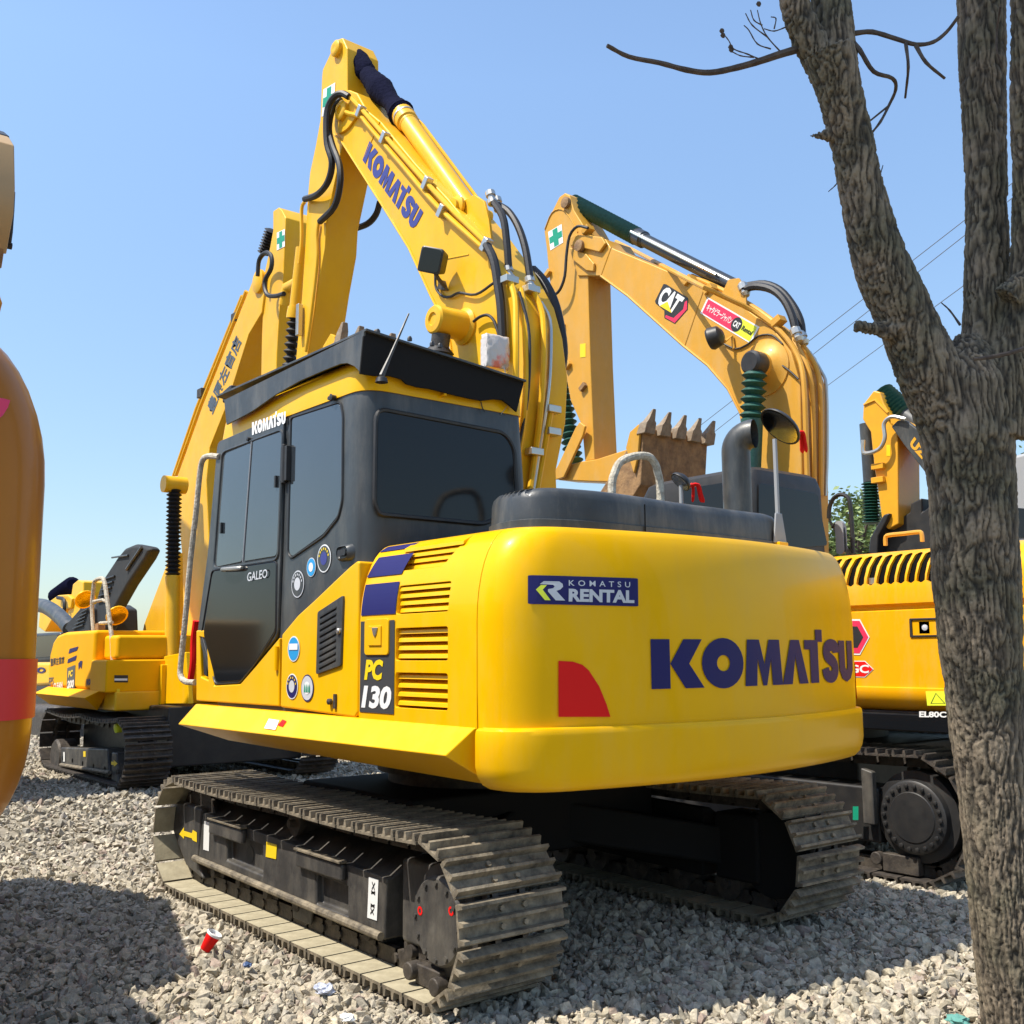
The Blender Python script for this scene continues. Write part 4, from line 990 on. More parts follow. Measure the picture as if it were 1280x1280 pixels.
tri=quad([U(u,v,1,SY+.0245) for u,v in [(1159,882),(1187,882),(1185,864),(1157,864)]])
decal('warning_triangle',strip([(.18,.15),(.45,.85),(.80,.15)],.05,True),tri,BLK,S3)
mb=MB(); mb.box((-2.0,SY-.02,.86),(-.2,SY-.0,.955)); BP=mb.build('base_plate',GLASSD,CT,bevel=.004)
decal('base_letters',text2d('EL80C',.04,spacing=1.0),cd([(1149,896.5),(1183,897),(1183,889.5),(1149,889)],SY+.003),WHT,BP)
# rail on the cover
pp=[U(u,v,1,SY-.3) for u,v in [(1107,682),(1107,672),(1111,669),(1130,667),(1148,665),(1152,667),(1153,677)]]
mb=MB(); mb.tube(smooth_path(pp,3),.014,8); mb.build('handrail',CATY,CT)
# cab
def ccab(z,i=0):
    xf=1.25-(.12 if z>2.2 else 0)*(z-2.2)/.5-i
    b=rounded([(0+i,-2.48-i),(0+i,-3.34+i+max(0,(z-2.0)*.04)),(xf,-3.32+i),(xf,-2.48-i)],[.1,.06,.1,.1],5)
    return [V((x,y,z)) for x,y in b]
mb=MB(); mb.loft([ccab(.98),ccab(1.5),ccab(2.0),ccab(2.4),ccab(2.58),ccab(2.66,.02),ccab(2.69,.06)]); CC=mb.build('cab',BLK,CT,ang=25)
q=[U(u,v,0,-.004) for u,v in [(948,604),(1021,617),(1034,682),(948,690)]]
mb=MB(); mb.prism([(-.002,y,z) for y,z in rounded([(p.y,p.z) for p in q],.03,4)],(-.006,0,0)); mb.build('rear_window',GLASSD,CC,bevel=.002)
q=[U(u,v,1,-2.478) for u,v in [(850,612),(925,600),(925,660),(850,668)]]
mb=MB(); mb.prism([(x,-2.482,z) for x,z in rounded([(p.x,p.z) for p in q],.03,4)],(0,.006,0)); mb.build('side_window',GLASSD,CC,bevel=.002)
a=U(1051,672,1,-3.5); mb=MB(); mb.loft([[a+V((dx,dy,dz*s)) for dx,dz in rounded([(-.035,-.13),(.035,-.13),(.035,.13),(-.035,.13)],.03,3)] for dy,s in ((-.03,.8),(-.01,1),(.02,1))]); MR=mb.build('wing_mirror',SILVER,CT)
mb=MB(); mb.tube(smooth_path([U(u,v,1,-3.5) for u,v in [(1040,660),(1046,653),(1054,660),(1057,690)]],3),.012,8); mb.build('mirror_arm',BLK,MR)
mb=MB(); mb.tube(smooth_path([U(u,v,1,-3.6) for u,v in [(1036,648),(1037,634),(1042,623),(1051,618),(1060,622),(1063,634),(1065,660),(1066,692)]],3),.017,8); mb.build('handrail',BLK,CT)
# boom
YC2,WC2=-3.42,.36
CREAR=[(1003,690),(1002,589),(1000,479),(988,439),(969,414),(941,392),(919,376),(879,357),(763,309)]
CB=[(722,345),(751,345),(785,370),(854,432),(885,457),(910,486),(926,517),(930,545),(933,600),(936,690)]
mb=MB(); mb.prism(trace(CB,YC2)+trace(CREAR,YC2)+trace([(757,299),(735,293),(718,297),(712,306),(715,325)],YC2),(0,-WC2,0)); CBM=mb.build('boom',CATY,CT,bevel=.012,ang=28)
mb=MB(); mb.tube(trace([(751,345),(785,370),(854,432),(885,457),(910,486),(926,517),(930,545)],YC2+.004),.012,6); mb.build('flange',CATY,CBM)
for px in ([(764,309),(751,345)],[(881,358),(856,432)]): 
    mb=MB(); mb.tube(trace(px,YC2+.001),.005,5); mb.build('weld_seam',CATY,CBM)
FR2=surf_of(trace(CREAR,YC2),0,0); c_,d_=ray(1015,450); OS2=1 if FR2(c_+d_*3)>0 else -1
def h2(px,r,mt,y=None,off=.03,name='steel_pipe',parent=None,k=3):
    if y is not None: pp=[U(u,v,1,y) for u,v in px]
    else:
        pp=[hit(u,v,lambda q:FR2(q)-OS2*off,F0,5,13,400) for u,v in px]; pp=[p for p in pp if p is not None]
    if len(pp)<2: print('h2 fail',px); return
    mb=MB(); mb.tube(smooth_path(pp,k),r,8); return mb.build(name,mt,parent or CBM)
h2([(770,302),(790,312),(862,350),(905,371),(940,388),(975,414),(997,445),(1005,480),(1008,560),(1010,620)],.022,CATY)
h2([(775,299),(865,345),(910,366),(950,389),(985,418),(1003,445),(1014,480),(1017,560),(1018,620)],.022,CATY)
h2([(1003,432),(1018,455),(1025,485),(1026,560),(1026,620)],.022,CATY)
h2([(1012,440),(1027,465),(1033,485),(1034,560),(1032,620)],.014,ZINC)
for pts_,yy in (([(930,362),(945,358),(965,362),(980,375),(990,395),(995,415)],YC2-.05),([(935,357),(955,355),(975,363),(990,380),(1000,400),(1003,420)],YC2-.2)): h2(pts_,.034,RUBBER,y=yy,name='hose')
for u,v,yy in ((996,418,YC2-.05),(1003,422,YC2-.2),(930,362,YC2-.05)):
    p=U(u,v,1,yy); mb=MB(); mb.lathe([(.03,-.07),(.045,-.05),(.045,0),(.032,.0),(.032,.03),(.045,.04),(.03,.07)],p,(-.35,0,-1),10); mb.build('hose_fitting',ZINC,CBM)
h2([(735,285),(722,283),(712,295),(708,320),(706,345),(700,362),(692,370)],.015,RUBBER,y=YC2+.08,name='hose')
# arm cylinder with green bellows
yq=YC2-WC2/2
a,b,c3=[U(u,v,1,yq) for u,v in ((716,253),(797,296),(917,357))]
mb=MB(); mb.bellows(a,b,.062,.092,24,18); mb.build('arm_cylinder_bellows',GREENB,CBM)
mb=MB(); mb.lathe([(.075,-.05),(.085,-.03),(.085,.10),(.072,.11),(.07,.13)],b,c3-b,20); mb.cyl(b,c3,.066,20); mb.build('arm_cylinder',mat('grey_cylinder',(.06,.065,.07),.3,metal=.5),CBM)
mb=MB(); o3=V((0,.09,.03)); mb.tube([b+o3,b.lerp(c3,.9)+o3],.016,8); mb.build('cylinder_pipe',CHROME,CBM)
for y in (YC2-.05,YC2-WC2+.03):
    mb=MB(); mb.prism(trace([(902,372),(912,350),(925,348),(933,360),(935,384)],y),(0,.02,0)); mb.build('cylinder_ear',CATY,CBM,bevel=.004)
for u,v in ((735,288),(862,351),(888,362),(973,402)):
    p=U(u,v,1,YC2-.02); mb=MB(); mb.box(p-V((.05,.05,.03)),p+V((.05,.05,.03)),rot=Matrix.Rotation(.45,3,'Y')); mb.build('pipe_clamp',CATY,CBM,bevel=.005)
# boom nose lobes
mb=MB(); pl=trace([(712,300),(722,294),(755,297),(760,305),(752,316),(728,310),(716,308)],YC2+.001); mb.prism(pl,(0,.035,0)); mb.build('pivot_lobe',CATY,CBM,bevel=.01)
mb=MB(); pl=trace([(714,310),(735,318),(745,330),(744,340),(735,339),(718,325)],YC2+.001); mb.prism(pl,(0,.03,0)); mb.build('pivot_lobe',CATY,CBM,bevel=.01)
mb=MB(); mb.lathe([(.06,0),(.06,.05),(.04,.055),(0,.055)],U(727,308,1,YC2+.02),(0,1,0),14); mb.build('pivot_pin',RUST,CBM)
# boom cylinder on the near side
mb=MB(); bc_=U(957,460,1,YC2); mb.lathe([(.24,-.01),(.24,.012),(.20,.02),(.15,.05),(.12,.07),(.12,.18)],bc_,(0,1,0),30); mb.build('trunnion_boss',CATY,CBM)
t0=U(943,454,1,YC2+.22); t1=U(940,524,1,YC2+.22); t2=t1+(t1-t0)*1.5
mb=MB(); mb.lathe([(.085,-.09),(.10,-.06),(.10,.05),(.08,.07),(0,.07)],t0,(0,1,0),22); mb.build('cylinder_eye',BLK,CBM)
mb=MB(); mb.bellows(t0+V((0,0,-.07)),t1,.065,.105,6,20); mb.cyl(t1,t2,.09,18); mb.build('boom_cylinder_bellows',GREENB,CBM)
p=U(893,422,1,YC2+.2); mb=MB(); mb.lathe([(.04,-.08),(.085,-.05),(.10,.03),(.09,.05),(0,.05)],p,(.8,.3,-.2),16); W2=mb.build('work_lamp',BLK,CBM)
mb=MB(); mb.tube([p+V((-.06,0,0)),U(906,427,1,YC2+.1),U(915,420,1,YC2+.02),U(917,436,1,YC2+.02)],.014,8); mb.build('lamp_bracket',CATY,W2)
h2([(905,430),(920,436),(935,430),(948,420),(965,419),(978,430)],.008,RUBBER,y=YC2+.01,name='lamp_cable')
h2([(950,452),(968,452),(985,462),(998,474)],.008,RUBBER,y=YC2+.02,name='cable')
# boom markings
def k1(pts): return [(800+.125*a,340+.125*b) for a,b in pts]
def poly_decal(name,px,mt,y,parent):
    pts=[U(u,v,1,y) for u,v in px]; n=len(pts); 
    return decal(name,([(i,0) for i in range(n)],[tuple(range(n))]),lambda a,b:pts[int(round(a))],mt,parent)
EM=poly_decal('emblem',k1([(235,120),(260,122),(475,255),(482,270),(476,375),(348,518),(243,460),(243,385),(155,312),(150,290)]),BLK,YC2+.003,CBM)
poly_decal('emblem_band',k1([(448,300),(470,285),(468,372),(346,508),(252,455),(258,430),(335,460),(432,372)]),PINK,YC2+.0045,EM)
decal('emblem_letters',text2d('CAT',.05,spacing=.9),quad([U(u,v,1,YC2+.0045) for u,v in k1([(160,318),(335,425),(448,258),(250,132)])]),WHT,EM)
poly_decal('emblem_triangle',k1([(275,295),(316,410),(195,338)]),YDEC,YC2+.006,EM)
SQ=[U(u,v,1,YC2+.003) for u,v in k1([(602,412),(1105,718),(1195,548),(676,250)])]
SG=decal('rental_sticker',RECT,quad(SQ),WHT,CBM)
fq2=lift(quad(SQ),(0,1,0),.0015); fq3=lift(quad(SQ),(0,1,0),.003)
sm=lambda f,a0,b0,a1,b1:(lambda a,b:f(a0+(a1-a0)*a,b0+(b1-b0)*b))
decal('pink_half',RECT,sm(fq2,.03,.08,.66,.92),PINK,SG); decal('lime_half',RECT,sm(fq2,.66,.08,.97,.92),LIME,SG)
decal('sticker_letters',text2d('キャタピラージャパン',.02,spacing=.9),sm(fq3,.07,.3,.56,.72),WHT,SG)
D_=decal('black_disc',disc2d(24),sm(fq3,.565,.1,.745,.9),BLK,SG)
fq4=lift(quad(SQ),(0,1,0),.0045)
decal('disc_letters',text2d('CAT',.04),sm(fq4,.60,.33,.715,.67),WHT,SG); decal('rental_letters',text2d('Rental',.02,.1),sm(fq4,.76,.38,.95,.66),BLK,SG)
# arm
YA2,WA2=YC2-.02,.32
CA=[(699,246),(706,241),(712,244),(717,262),(728,280),(742,305),(735,342),(738,454),(743,575),(731,577),(727,532),(713,501),(700,430),(691,376),(686,345),(683,311),(680,289),(689,266)]
mb=MB(); mb.prism(trace(CA,YA2),(0,-WA2,0)); AR2=mb.build('arm',CATY,CT,bevel=.012,ang=28)
mb=MB(); mb.tube(smooth_path(trace([(681,287),(690,266),(703,262),(715,276),(722,290)],YA2+.003),3),.008,6); mb.build('weld_seam',CATY,AR2)
mb=MB(); mb.lathe([(.06,0),(.06,.04),(.03,.045),(0,.045)],U(709,254,1,YA2),(0,1,0),14); mb.build('pin_cap',RUST,AR2)
qc=[U(u,v,1,YA2+.003) for u,v in [(688,313),(704,303),(702,280),(685,290)]]
G_=decal('green_cross_sticker',RECT,quad(qc),WHT,AR2)
decal('green_cross',([(.32,.04),(.68,.04),(.68,.33),(.97,.33),(.97,.67),(.68,.67),(.68,.96),(.32,.96),(.32,.67),(.03,.67),(.03,.33),(.32,.33)],[tuple(range(12))]),lift(quad(qc),(0,1,0),.0015),GREEN,G_)
decal('yellow_sticker',RECT,quad([U(u,v,1,YA2+.003) for u,v in [(725,447),(732,446),(732,429),(725,430)]]),YDEC,AR2)
for u,v in ((729,484),(702,408),(710,457),(685,342)):
    p=U(u,v,1,YA2+.01); mb=MB(); mb.box(p-V((.05,.02,.025)),p+V((.04,.03,.025)),rot=Matrix.Rotation(.6,3,'Y')); mb.build('pipe_lug',RUST if u in (729,) else CATY,AR2,bevel=.005)
a,b=U(701,478,1,YA2-.1),U(718,580,1,YA2-.1)
mb=MB(); mb.bellows(a,b,.055,.10,13,18); mb.build('bucket_cylinder_bellows',GREENB,AR2)
mb=MB(); mb.cyl(a,U(694,400,1,YA2-.1),.065,18); mb.build('bucket_cylinder',DSTEEL,AR2)
mb=MB(); mb.prism(trace([(722,535),(727,528),(734,533),(731,545),(707,597),(697,600),(695,590),(700,582)],YA2+.05),(0,.03,0)); mb.build('linkage_bar',CATY,AR2,bevel=.008)
mb=MB(); mb.prism(trace([(697,600),(696,590),(704,583),(725,577),(745,574),(782,562),(795,556),(800,590),(790,603),(740,602)],YA2+.02),(0,-.28,0)); mb.build('bucket_link',CATY,AR2,bevel=.012)
# bucket with five teeth
yb1,yb2=-3.30,-4.22
e0=trace([(782,560),(787,540),(798,530),(800,534),(797,570),(792,592)],yb1)
mb=MB(); mb.prism(e0,(0,-.03,0)); BK2=mb.build('bucket_side',CATY,AR2,bevel=.008)
tp=U(799,532,1,yb1); bp_=U(792,600,1,yb1)
mb=MB(); sec=[(tp.x,tp.z),(tp.x-.03,tp.z-.02),(bp_.x-.06,bp_.z-.05),(bp_.x+.25,bp_.z-.35),(bp_.x+.6,bp_.z-.3),(bp_.x+.55,bp_.z-.1)]
mb.prism([(x,yb1-.03,z) for x,z in sec],(0,yb2-yb1+.03,0)); BKT=mb.build('bucket',RUST,AR2,bevel=.015,ang=20)
T0=U(817,511,1,-3.36)
for y in (-3.36,-3.57,-3.78,-3.99,-4.19):
    base=V((tp.x-.02,y,tp.z-.03)); tip=V((T0.x,y-.01,T0.z-.0)); r4=lambda c,a,b:[c+V((dx,dy,0)) for dx,dy in ((-a,-b),(a,-b),(a,b),(-a,b))]
    mb=MB(); mb.loft([r4(base+V((0,0,-.05)),.055,.07),r4(base.lerp(tip,.30),.05,.062),r4(base.lerp(tip,.42),.04,.042),r4(tip,.008,.018)]); mb.build('bucket_tooth',TOOTH,BKT,bevel=.006)
# ================================================================== MACHINE FACING THE VIEWER, LEFT BACKGROUND
PT=empty('excavator',(6.4,-.9,.10))
tag(PT,'yellow excavator with its dark engine hood lifted open, facing the viewer at left','excavator','yellow excavators parked on the gravel')
make_track(PT,6.57,.24,-.20,.10,1.48,.66,40,DSTEEL,DSTEEL,sag=.03)
make_track(PT,6.57,-2.0,-1.56,.10,1.48,.66,40,DSTEEL,DSTEEL,sag=.03,off=.5)
def py(px,y): return [U(u,v,1,y) for u,v in px]
mb=MB(); mb.prism([(p.x,.15,p.z) for p in py([(76,934),(134,936),(136,966),(76,957)],.15)],(0,-.2,0)); T3=mb.build('track_frame',FRAME,PT,bevel=.015)
mb=MB(); mb.prism([(p.x,.15,p.z) for p in py([(139,940),(146,941),(147,980),(139,975)],.15)],(0,-.2,0)); I3=mb.build('idler_guard',FRAME,PT,bevel=.015)
decal('arrow_sticker',([(0,.25),(.4,.25),(.4,0),(1,.5),(.4,1),(.4,.75),(0,.75)],[tuple(range(7))]),quad(py([(139,958),(147,959),(147,950),(139,950)],.154)),YDEC,I3)
decal('white_sticker',RECT,quad(py([(79,952),(81,952),(81,940),(79,940)],.154)),WHT,T3); decal('yellow_sticker',RECT,quad(py([(104,946),(107,946),(107,939),(104,939)],.154)),YDEC,T3)
p=U(68,947,1,.16); mb=MB(); mb.lathe([(.2,-.2),(.2,-.02),(.18,0),(0,0)],p,(0,1,0),28); mb.build('final_drive',DSTEEL,PT)
mb=MB(); a,b=py([(76,956),(137,966)],.17); mb.tube([a,b],.02,8); mb.build('step_rail',STEEL,T3)
for i in range(6): roller(PT,5.6+i*.36,.02,.24,.07,.2,DSTEEL,'bottom_roller')
mb=MB(); mb.box((5.25,-1.62,.28),(7.9,-.2,.85)); mb.lathe([(.55,.7),(.55,.95)],(6.5,-.9,0),(0,0,1),28); mb.build('car_body',BLK,PT,bevel=.02)
# upper body: striped side cover, two stepped tanks, skirt
sd=[(6.25,1.0),(7.86,1.0),(7.86,1.36),(7.75,1.50),(7.6,1.57),(7.3,1.60),(6.25,1.60)]
mb=MB(); mb.prism([(x,.22,z) for x,z in sd],(0,-2.2,0)); SB=mb.build('engine_cover',YELM,PT,bevel=.04,seg=3)
mb=MB(); mb.box((5.86,-.82,1.30),(6.5,.12,1.545)); mb.build('fuel_tank',YELM,PT,bevel=.04,seg=3)
mb=MB(); mb.box((5.80,-.86,.98),(6.3,.23,1.30)); TB=mb.build('tool_box',YELM,PT,bevel=.02,seg=3)
mb=MB(); mb.loft([[V((5.98,.22,1.0)),V((6.02,.36,.93)),V((6.1,.20,.80)),V((6.1,.1,1.0))],[V((7.86,.22,1.0)),V((7.9,.36,.93)),V((7.8,.20,.80)),V((7.86,.1,1.0))]]); mb.build('side_skirt',YELM,PT,bevel=.01)
mb=MB(); mb.box((5.78,-1.9,.80),(7.8,.14,.99)); mb.build('main_frame',YEL2,PT,bevel=.02)
yy=.2235
def bd(name,vf,px,mt,par=SB,y=yy): return decal(name,vf,quad(py(px,y)),mt,par)
bd('model_plate',RECT,[(83,865),(93,863),(94,831),(84,835)],DGREY)
bd('model_letters',text2d('PC',.05,.2),[(85,847),(91,845),(91,837),(85,839)],YDEC,y=yy+.003)
bd('model_number',text2d('200',.05,.2),[(83.5,861),(92.5,859),(92.5,849),(84,851)],WHT,y=yy+.003)
bd('blue_stripe',RECT,[(84,829),(94.5,825),(96,819),(85,824)],BLUE); bd('blue_stripe',RECT,[(85.5,817),(96,813),(98,808),(87,811)],BLUE)
bd('side_lettering',text2d('豊原左官店',.02),[(63,833),(80,829),(80.5,820),(63,823)],BLK)
bd('maker_name',block_word(),[(108,857),(124,854),(124,847),(108,849)],BLUE)
bd('small_lettering',text2d('EPS',.02),[(61,857),(67,856),(67,846),(61,847)],DGREY); bd('small_lettering',text2d('CLEAN',.03),[(67,862),(78,860),(78,852),(67,854)],WHT)
bd('blue_badge',([(0,.8),(.2,0),(.5,.4),(.8,0),(1,.9),(.5,1)],[tuple(range(6))]),[(97,838),(103,836),(103,825),(98,827)],BLUE)
q=[U(u,v,0,5.797) for u,v in [(143,853),(160,853),(160,844),(143,844)]]; P4=decal('black_plate',RECT,quad(q),BLK,TB)
decal('plate_stripe',RECT,sm(lift(quad(q),(-1,0,0),.002),.0,.25,.95,.55),WHT,P4)
q=[U(u,v,0,5.79) for u,v in [(146,867),(150,867),(150,861),(146,861)]]; decal('yellow_sticker',RECT,quad(q),YDEC,TB)
# lifted hood: slab standing up
hp=[(124,793),(116,778),(118,757),(123,738),(129,722),(146,696),(155,685),(167,680),(183,683),(187,686),(180,700),(158,733),(143,760),(134,781),(129,793)]
mb=MB(); pts=py(hp,-.5); mb.prism(pts,(0,-.15,0)); HD=mb.build('open_hood',HOODM,PT,bevel=.05,seg=3,ang=25)
for k in range(5):
    a,b=py([(122+k*2,752-k*7),(135+k*2,748-k*7)],-.485); mb=MB(); mb.tube([a,b],.012,6); mb.build('hood_slot',BLK,HD)
a,b=py([(158,712),(177,684)],-.485); mb=MB(); mb.tube([a,b],.018,6); mb.build('hood_rib',CHAR,HD)
a,b=py([(140,697),(160,694)],-.485); mb=MB(); mb.tube([a,b],.012,6); mb.build('hood_rib',CHAR,HD)
mb=MB(); mb.prism(py([(80,786),(84,778),(104,755),(111,760),(112,797),(90,797)],-.4),(0,-.6,0)); AF=mb.build('raised_cover',HOODM,PT,bevel=.03,seg=3)
for k in range(5):
    a,b=py([(91+k*2.5,786-k*5),(104+k*1.5,781-k*5)],-.385); mb=MB(); mb.tube([a,b],.010,6); mb.build('cover_slot',BLK,AF)
mb=MB(); mb.tube(smooth_path(py([(44,756),(56,758),(68,765),(80,776),(88,786)],-.7),4),.105,18); mb.build('exhaust_pipe',CHAR,PT)
mb=MB(); mb.tube(smooth_path(py([(117,790),(115,760),(117,735),(119,726),(128,723),(131,730),(134,750),(137,775),(140,800),(141,830),(141,845),(136,857),(132,860)],.1),3),.022,8); mb.tube(py([(117,752),(128,750),(134,752)],.1),.018,8); mb.tube(py([(125,779),(140,778)],.1),.018,8); mb.build('wrapped_handrail',WRAP,PT)
mb=MB(); mb.tube(py([(125,780),(126,795)],.0),.05,10); mb.build('filter',RUST,PT)
for u,v in ((106,749),(146,769)):
    p=U(u,v,1,.0); mb=MB(); mb.lathe([(0,-.03),(.09,-.02),(.115,.0),(.115,.012),(.10,.014)],p,(-.75,-.1,-.5),22); M9=mb.build('round_mirror',YEL,PT)
    mb=MB(); mb.lathe([(.095,.0145),(0,.0145)],p,(-.75,-.1,-.5),22); mb.build('mirror_glass',mat('amber_mirror_glass',(.75,.5,.05),.15,metal=.8),M9)
# cab (mostly hidden by the near machine), boom, arm
mb=MB(); mb.box((5.9,-1.95,.99),(6.9,-1.15,2.5)); CB3=mb.build('cab',CABC,PT,bevel=.06,seg=3)
mb=MB(); mb.box((5.895,-1.88,1.3),(5.9,-1.22,2.35)); mb.build('windscreen',GLASSD,CB3)
YP,WP=-.72,.34
BP3=[(231,872),(229,800),(228,700),(222,640),(219,612),(222,594),(253,507),(311,362),(318,344),(326,338),(333,345),(331,360),(327,391),(311,418),(283,507),(262,560),(258,600),(262,700),(268,800),(272,872)]
mb=MB(); mb.prism(py(BP3,YP),(0,-WP,0)); B3=mb.build('boom',YEL2,PT,bevel=.012,ang=28)
mb=MB(); mb.tube(py([(220,594),(251,507),(308,364)],YP-.01),.022,8); mb.build('steel_pipe',YEL2,B3)
mb=MB(); mb.tube(py([(216,598),(246,510),(303,370)],YP-.12),.022,8); mb.build('steel_pipe',YEL2,B3)
for u,v in ((297,398),(254,492)):
    p=U(u,v,1,YP-.05); mb=MB(); mb.box(p-V((.06,.05,.05)),p+V((.06,.05,.05))); mb.build('pipe_clamp',DSTEEL,B3,bevel=.005)
decal('boom_lettering',text2d('豊原左官店',.03),quad(py([(266,519),(303,427),(294,418),(258,508)],YP+.003)),DGREY,B3)
mb=MB(); mb.lathe([(.12,0),(.12,.03),(.07,.05),(0,.05)],U(325,352,1,YP),(0,1,0),18); mb.build('pivot_pin',YEL2,B3)
AP3=[(341,264),(348,259),(352,262),(357,272),(354,359),(350,380),(346,440),(344,500),(326,500),(326,470),(327,418),(329,371),(331,338),(337,310),(341,288)]
mb=MB(); mb.prism(py(AP3,YP-.02),(0,-.32,0)); A3=mb.build('arm',YEL2,PT,bevel=.012,ang=28)
qc=py([(346,313),(356,308),(356,286),(346,291)],YP-.016); S5=decal('green_cross_sticker',RECT,quad(qc),WHT,A3)
decal('green_cross',([(.32,.04),(.68,.04),(.68,.33),(.97,.33),(.97,.67),(.68,.67),(.68,.96),(.32,.96),(.32,.67),(.03,.67),(.03,.33),(.32,.33)],[tuple(range(12))]),lift(quad(qc),(0,1,0),.002),GREEN,S5)
mb=MB(); mb.bellows(U(340,287,1,YP-.18),U(330,318,1,YP-.18),.04,.075,9,14); mb.build('cylinder_bellows',RUBBER,A3)
mb=MB(); mb.tube(smooth_path(py([(322,345),(324,325),(332,316),(339,320),(339,335),(331,352),(334,368),(345,370),(355,367)],YP+.1),4),.022,8); mb.build('hose',RUBBER,A3)
mb=MB(); mb.tube(py([(356,382),(360,360),(372,354)],YP+.05),.06,12); mb.build('bucket_cylinder_foot',YEL2,A3)
a,b,c4=U(218,606,1,-.45),U(216,720,1,-.45),U(215,872,1,-.45)
mb=MB(); mb.lathe([(.09,-.12),(.09,.12)],a,(0,1,0),18); mb.build('cylinder_eye',YEL2,B3)
mb=MB(); mb.bellows(a,b,.05,.082,22,16); mb.build('boom_cylinder_bellows',RUBBER,B3)
mb=MB(); mb.cyl(b,c4,.075,18); mb.build('boom_cylinder',YEL2,B3)
mb=MB(); mb.box((5.75,-1.1,.85),(6.6,-.3,1.25)); mb.prism(py([(185,880),(186,835),(196,822),(232,815),(236,880)],-.35),(0,-.05,0)); mb.build('boom_bracket',YEL,PT,bevel=.01)
mb=MB(); mb.prism(py([(176,800),(180,780),(195,740),(214,690),(214,800)],-1.1),(0,-.2,0)); mb.build('boom_link',YEL2,PT,bevel=.01)
# bottle lying on its crawler
p=U(158,912,1,.05); BT=empty('bottle',p); tag(BT,'lime green plastic bottle lying on a crawler in the left background','bottle')
mb=MB(); mb.lathe([(.0,-.12),(.045,-.11),(.05,-.05),(.05,.05),(.045,.08)],p+V((0,0,.03)),(.1,-1,.12),14); mb.build('bottle_body',LIME,BT)
mb=MB(); mb.lathe([(.04,.082),(.018,.12),(.018,.16),(0,.16)],p+V((0,0,.03)),(.1,-1,.12),12); mb.build('bottle_cap',WHT,BT)
# ================================================================== SIMPLE NEIGHBOURS
def side_machine(root,o,hd,s=1.0,paint=YEL,booming=True,tail_r=.25,tk=(.745,.5),zz=(.93,2.06)):
    """a plainer full excavator: o origin, hd heading"""
    M=Matrix.Translation(o)@Matrix.Rotation(hd,4,'Z')@Matrix.Scale(s,4)
    def b(name,mb,mt,par=root,**k): mb.fr=M; return mb.build(name,mt,par,**k)
    for sy in (1,-1):
        mb=MB(); P2=track_path(1.6,.70,.02); mb.prism([(x,sy*tk[0],z) for x,z in P2],(0,sy*tk[1],0)); tr=b('crawler_track',mb,DSTEEL)
        S2,T2=resample(P2,40)
        for p,tg in S2[:]:
            nx=V((tg.y,-tg.x)); mb=MB(); c=V((p.x,sy*tk[0],p.y)); X=V((tg.x,0,tg.y))*.06; Z=V((nx.x,0,nx.y))*.03
            mb.prism([c-X,c+X,c+X+Z,c-X+Z],(0,sy*tk[1],0)); b('track_shoe',mb,DSTEEL,tr)
        mb=MB(); mb.box((-1.1,min(sy*(tk[0]+.1),sy*(tk[0]+.4)),.15),(1.1,max(sy*(tk[0]+.1),sy*(tk[0]+.4)),.45)); b('track_frame',mb,BLK,bevel=.02)
    mb=MB(); mb.box((-.8,-.75,.35),(.8,.75,.75)); mb.lathe([(.5,.7),(.5,.9)],(0,0,0),(0,0,1),24); b('car_body',mb,BLK)
    mb=MB(); mb.box((-1.5,-1.15,.88),(1.1,1.15,1.08)); b('main_frame',mb,BLK,bevel=.02)
    mb=MB(); pr=rounded([(-1.5,1.2),(-1.85,1.2),(-2.05,.5),(-2.05,-.5),(-1.85,-1.2),(-1.5,-1.2)],[.01,tail_r,.4,.4,tail_r,.01],6)
    mb.loft([[V((x*k+(-1.5)*(1-k),y*k,zz[0]+(z-.93)*(zz[1]-zz[0])/1.13)) for x,y in pr] for z,k in [(1.20-.27*math.sin(a*PI/20),.86+.14*math.cos(a*PI/20)) for a in range(10,-1,-1)]+[(1.72+.34*math.sin(a*PI/20),.84+.16*math.cos(a*PI/20)) for a in range(0,11)]]); cw=b('counterweight',mb,paint,ang=30)
    mb=MB(); mb.box((-1.5,-1.19,1.08),(-.5,1.19,zz[1]-.1)); mb.box((-.5,-1.19,1.08),(1.0,-.3,1.6)); b('engine_cover',mb,paint,bevel=.05,seg=3)
    mb=MB(); pr=rounded([(-.6,.2),(.95,.2),(.95,1.15),(-.6,1.15)],.08,4); mb.loft([[V((x-(.1 if x>.5 and z>2.2 else 0),y,z)) for x,y in pr] for z in (1.08,1.6,2.2,2.65,2.72)]); cb=b('cab',mb,CABC,ang=25)
    mb=MB(); mb.box((-.45,1.148,1.6),(.8,1.156,2.5)); b('side_window',mb,GLASSD,cb,bevel=.003)
    mb=MB(); mb.box((-.607,.3,1.9),(-.598,1.05,2.5)); b('rear_window',mb,GLASSD,cb)
    if booming:
        bp3=[(0.2,1.1),(.55,1.1),(.7,2.3),(1.2,3.2),(2.6,4.7),(2.5,4.9),(.7,3.9),(.0,2.9),(-.1,2.2)]
        mb=MB(); mb.prism([(x,.0,z) for x,z in bp3],(0,-.32,0)); bo=b('boom',mb,paint,bevel=.015)
        mb=MB(); mb.prism([(x,-.03,z) for x,z in [(2.2,5.3),(2.5,5.35),(2.75,4.8),(2.95,3.2),(2.85,2.2),(2.65,2.2),(2.3,4.6)]],(0,-.27,0)); b('arm',mb,paint,bevel=.015)
        mb=MB(); mb.cyl((2.2,-.15,5.25),(.8,-.15,4.1),.06,14); b('arm_cylinder',mb,RUBBER)
    return M,cw
SUNV=V((.165,.56,1.0)).normalized()
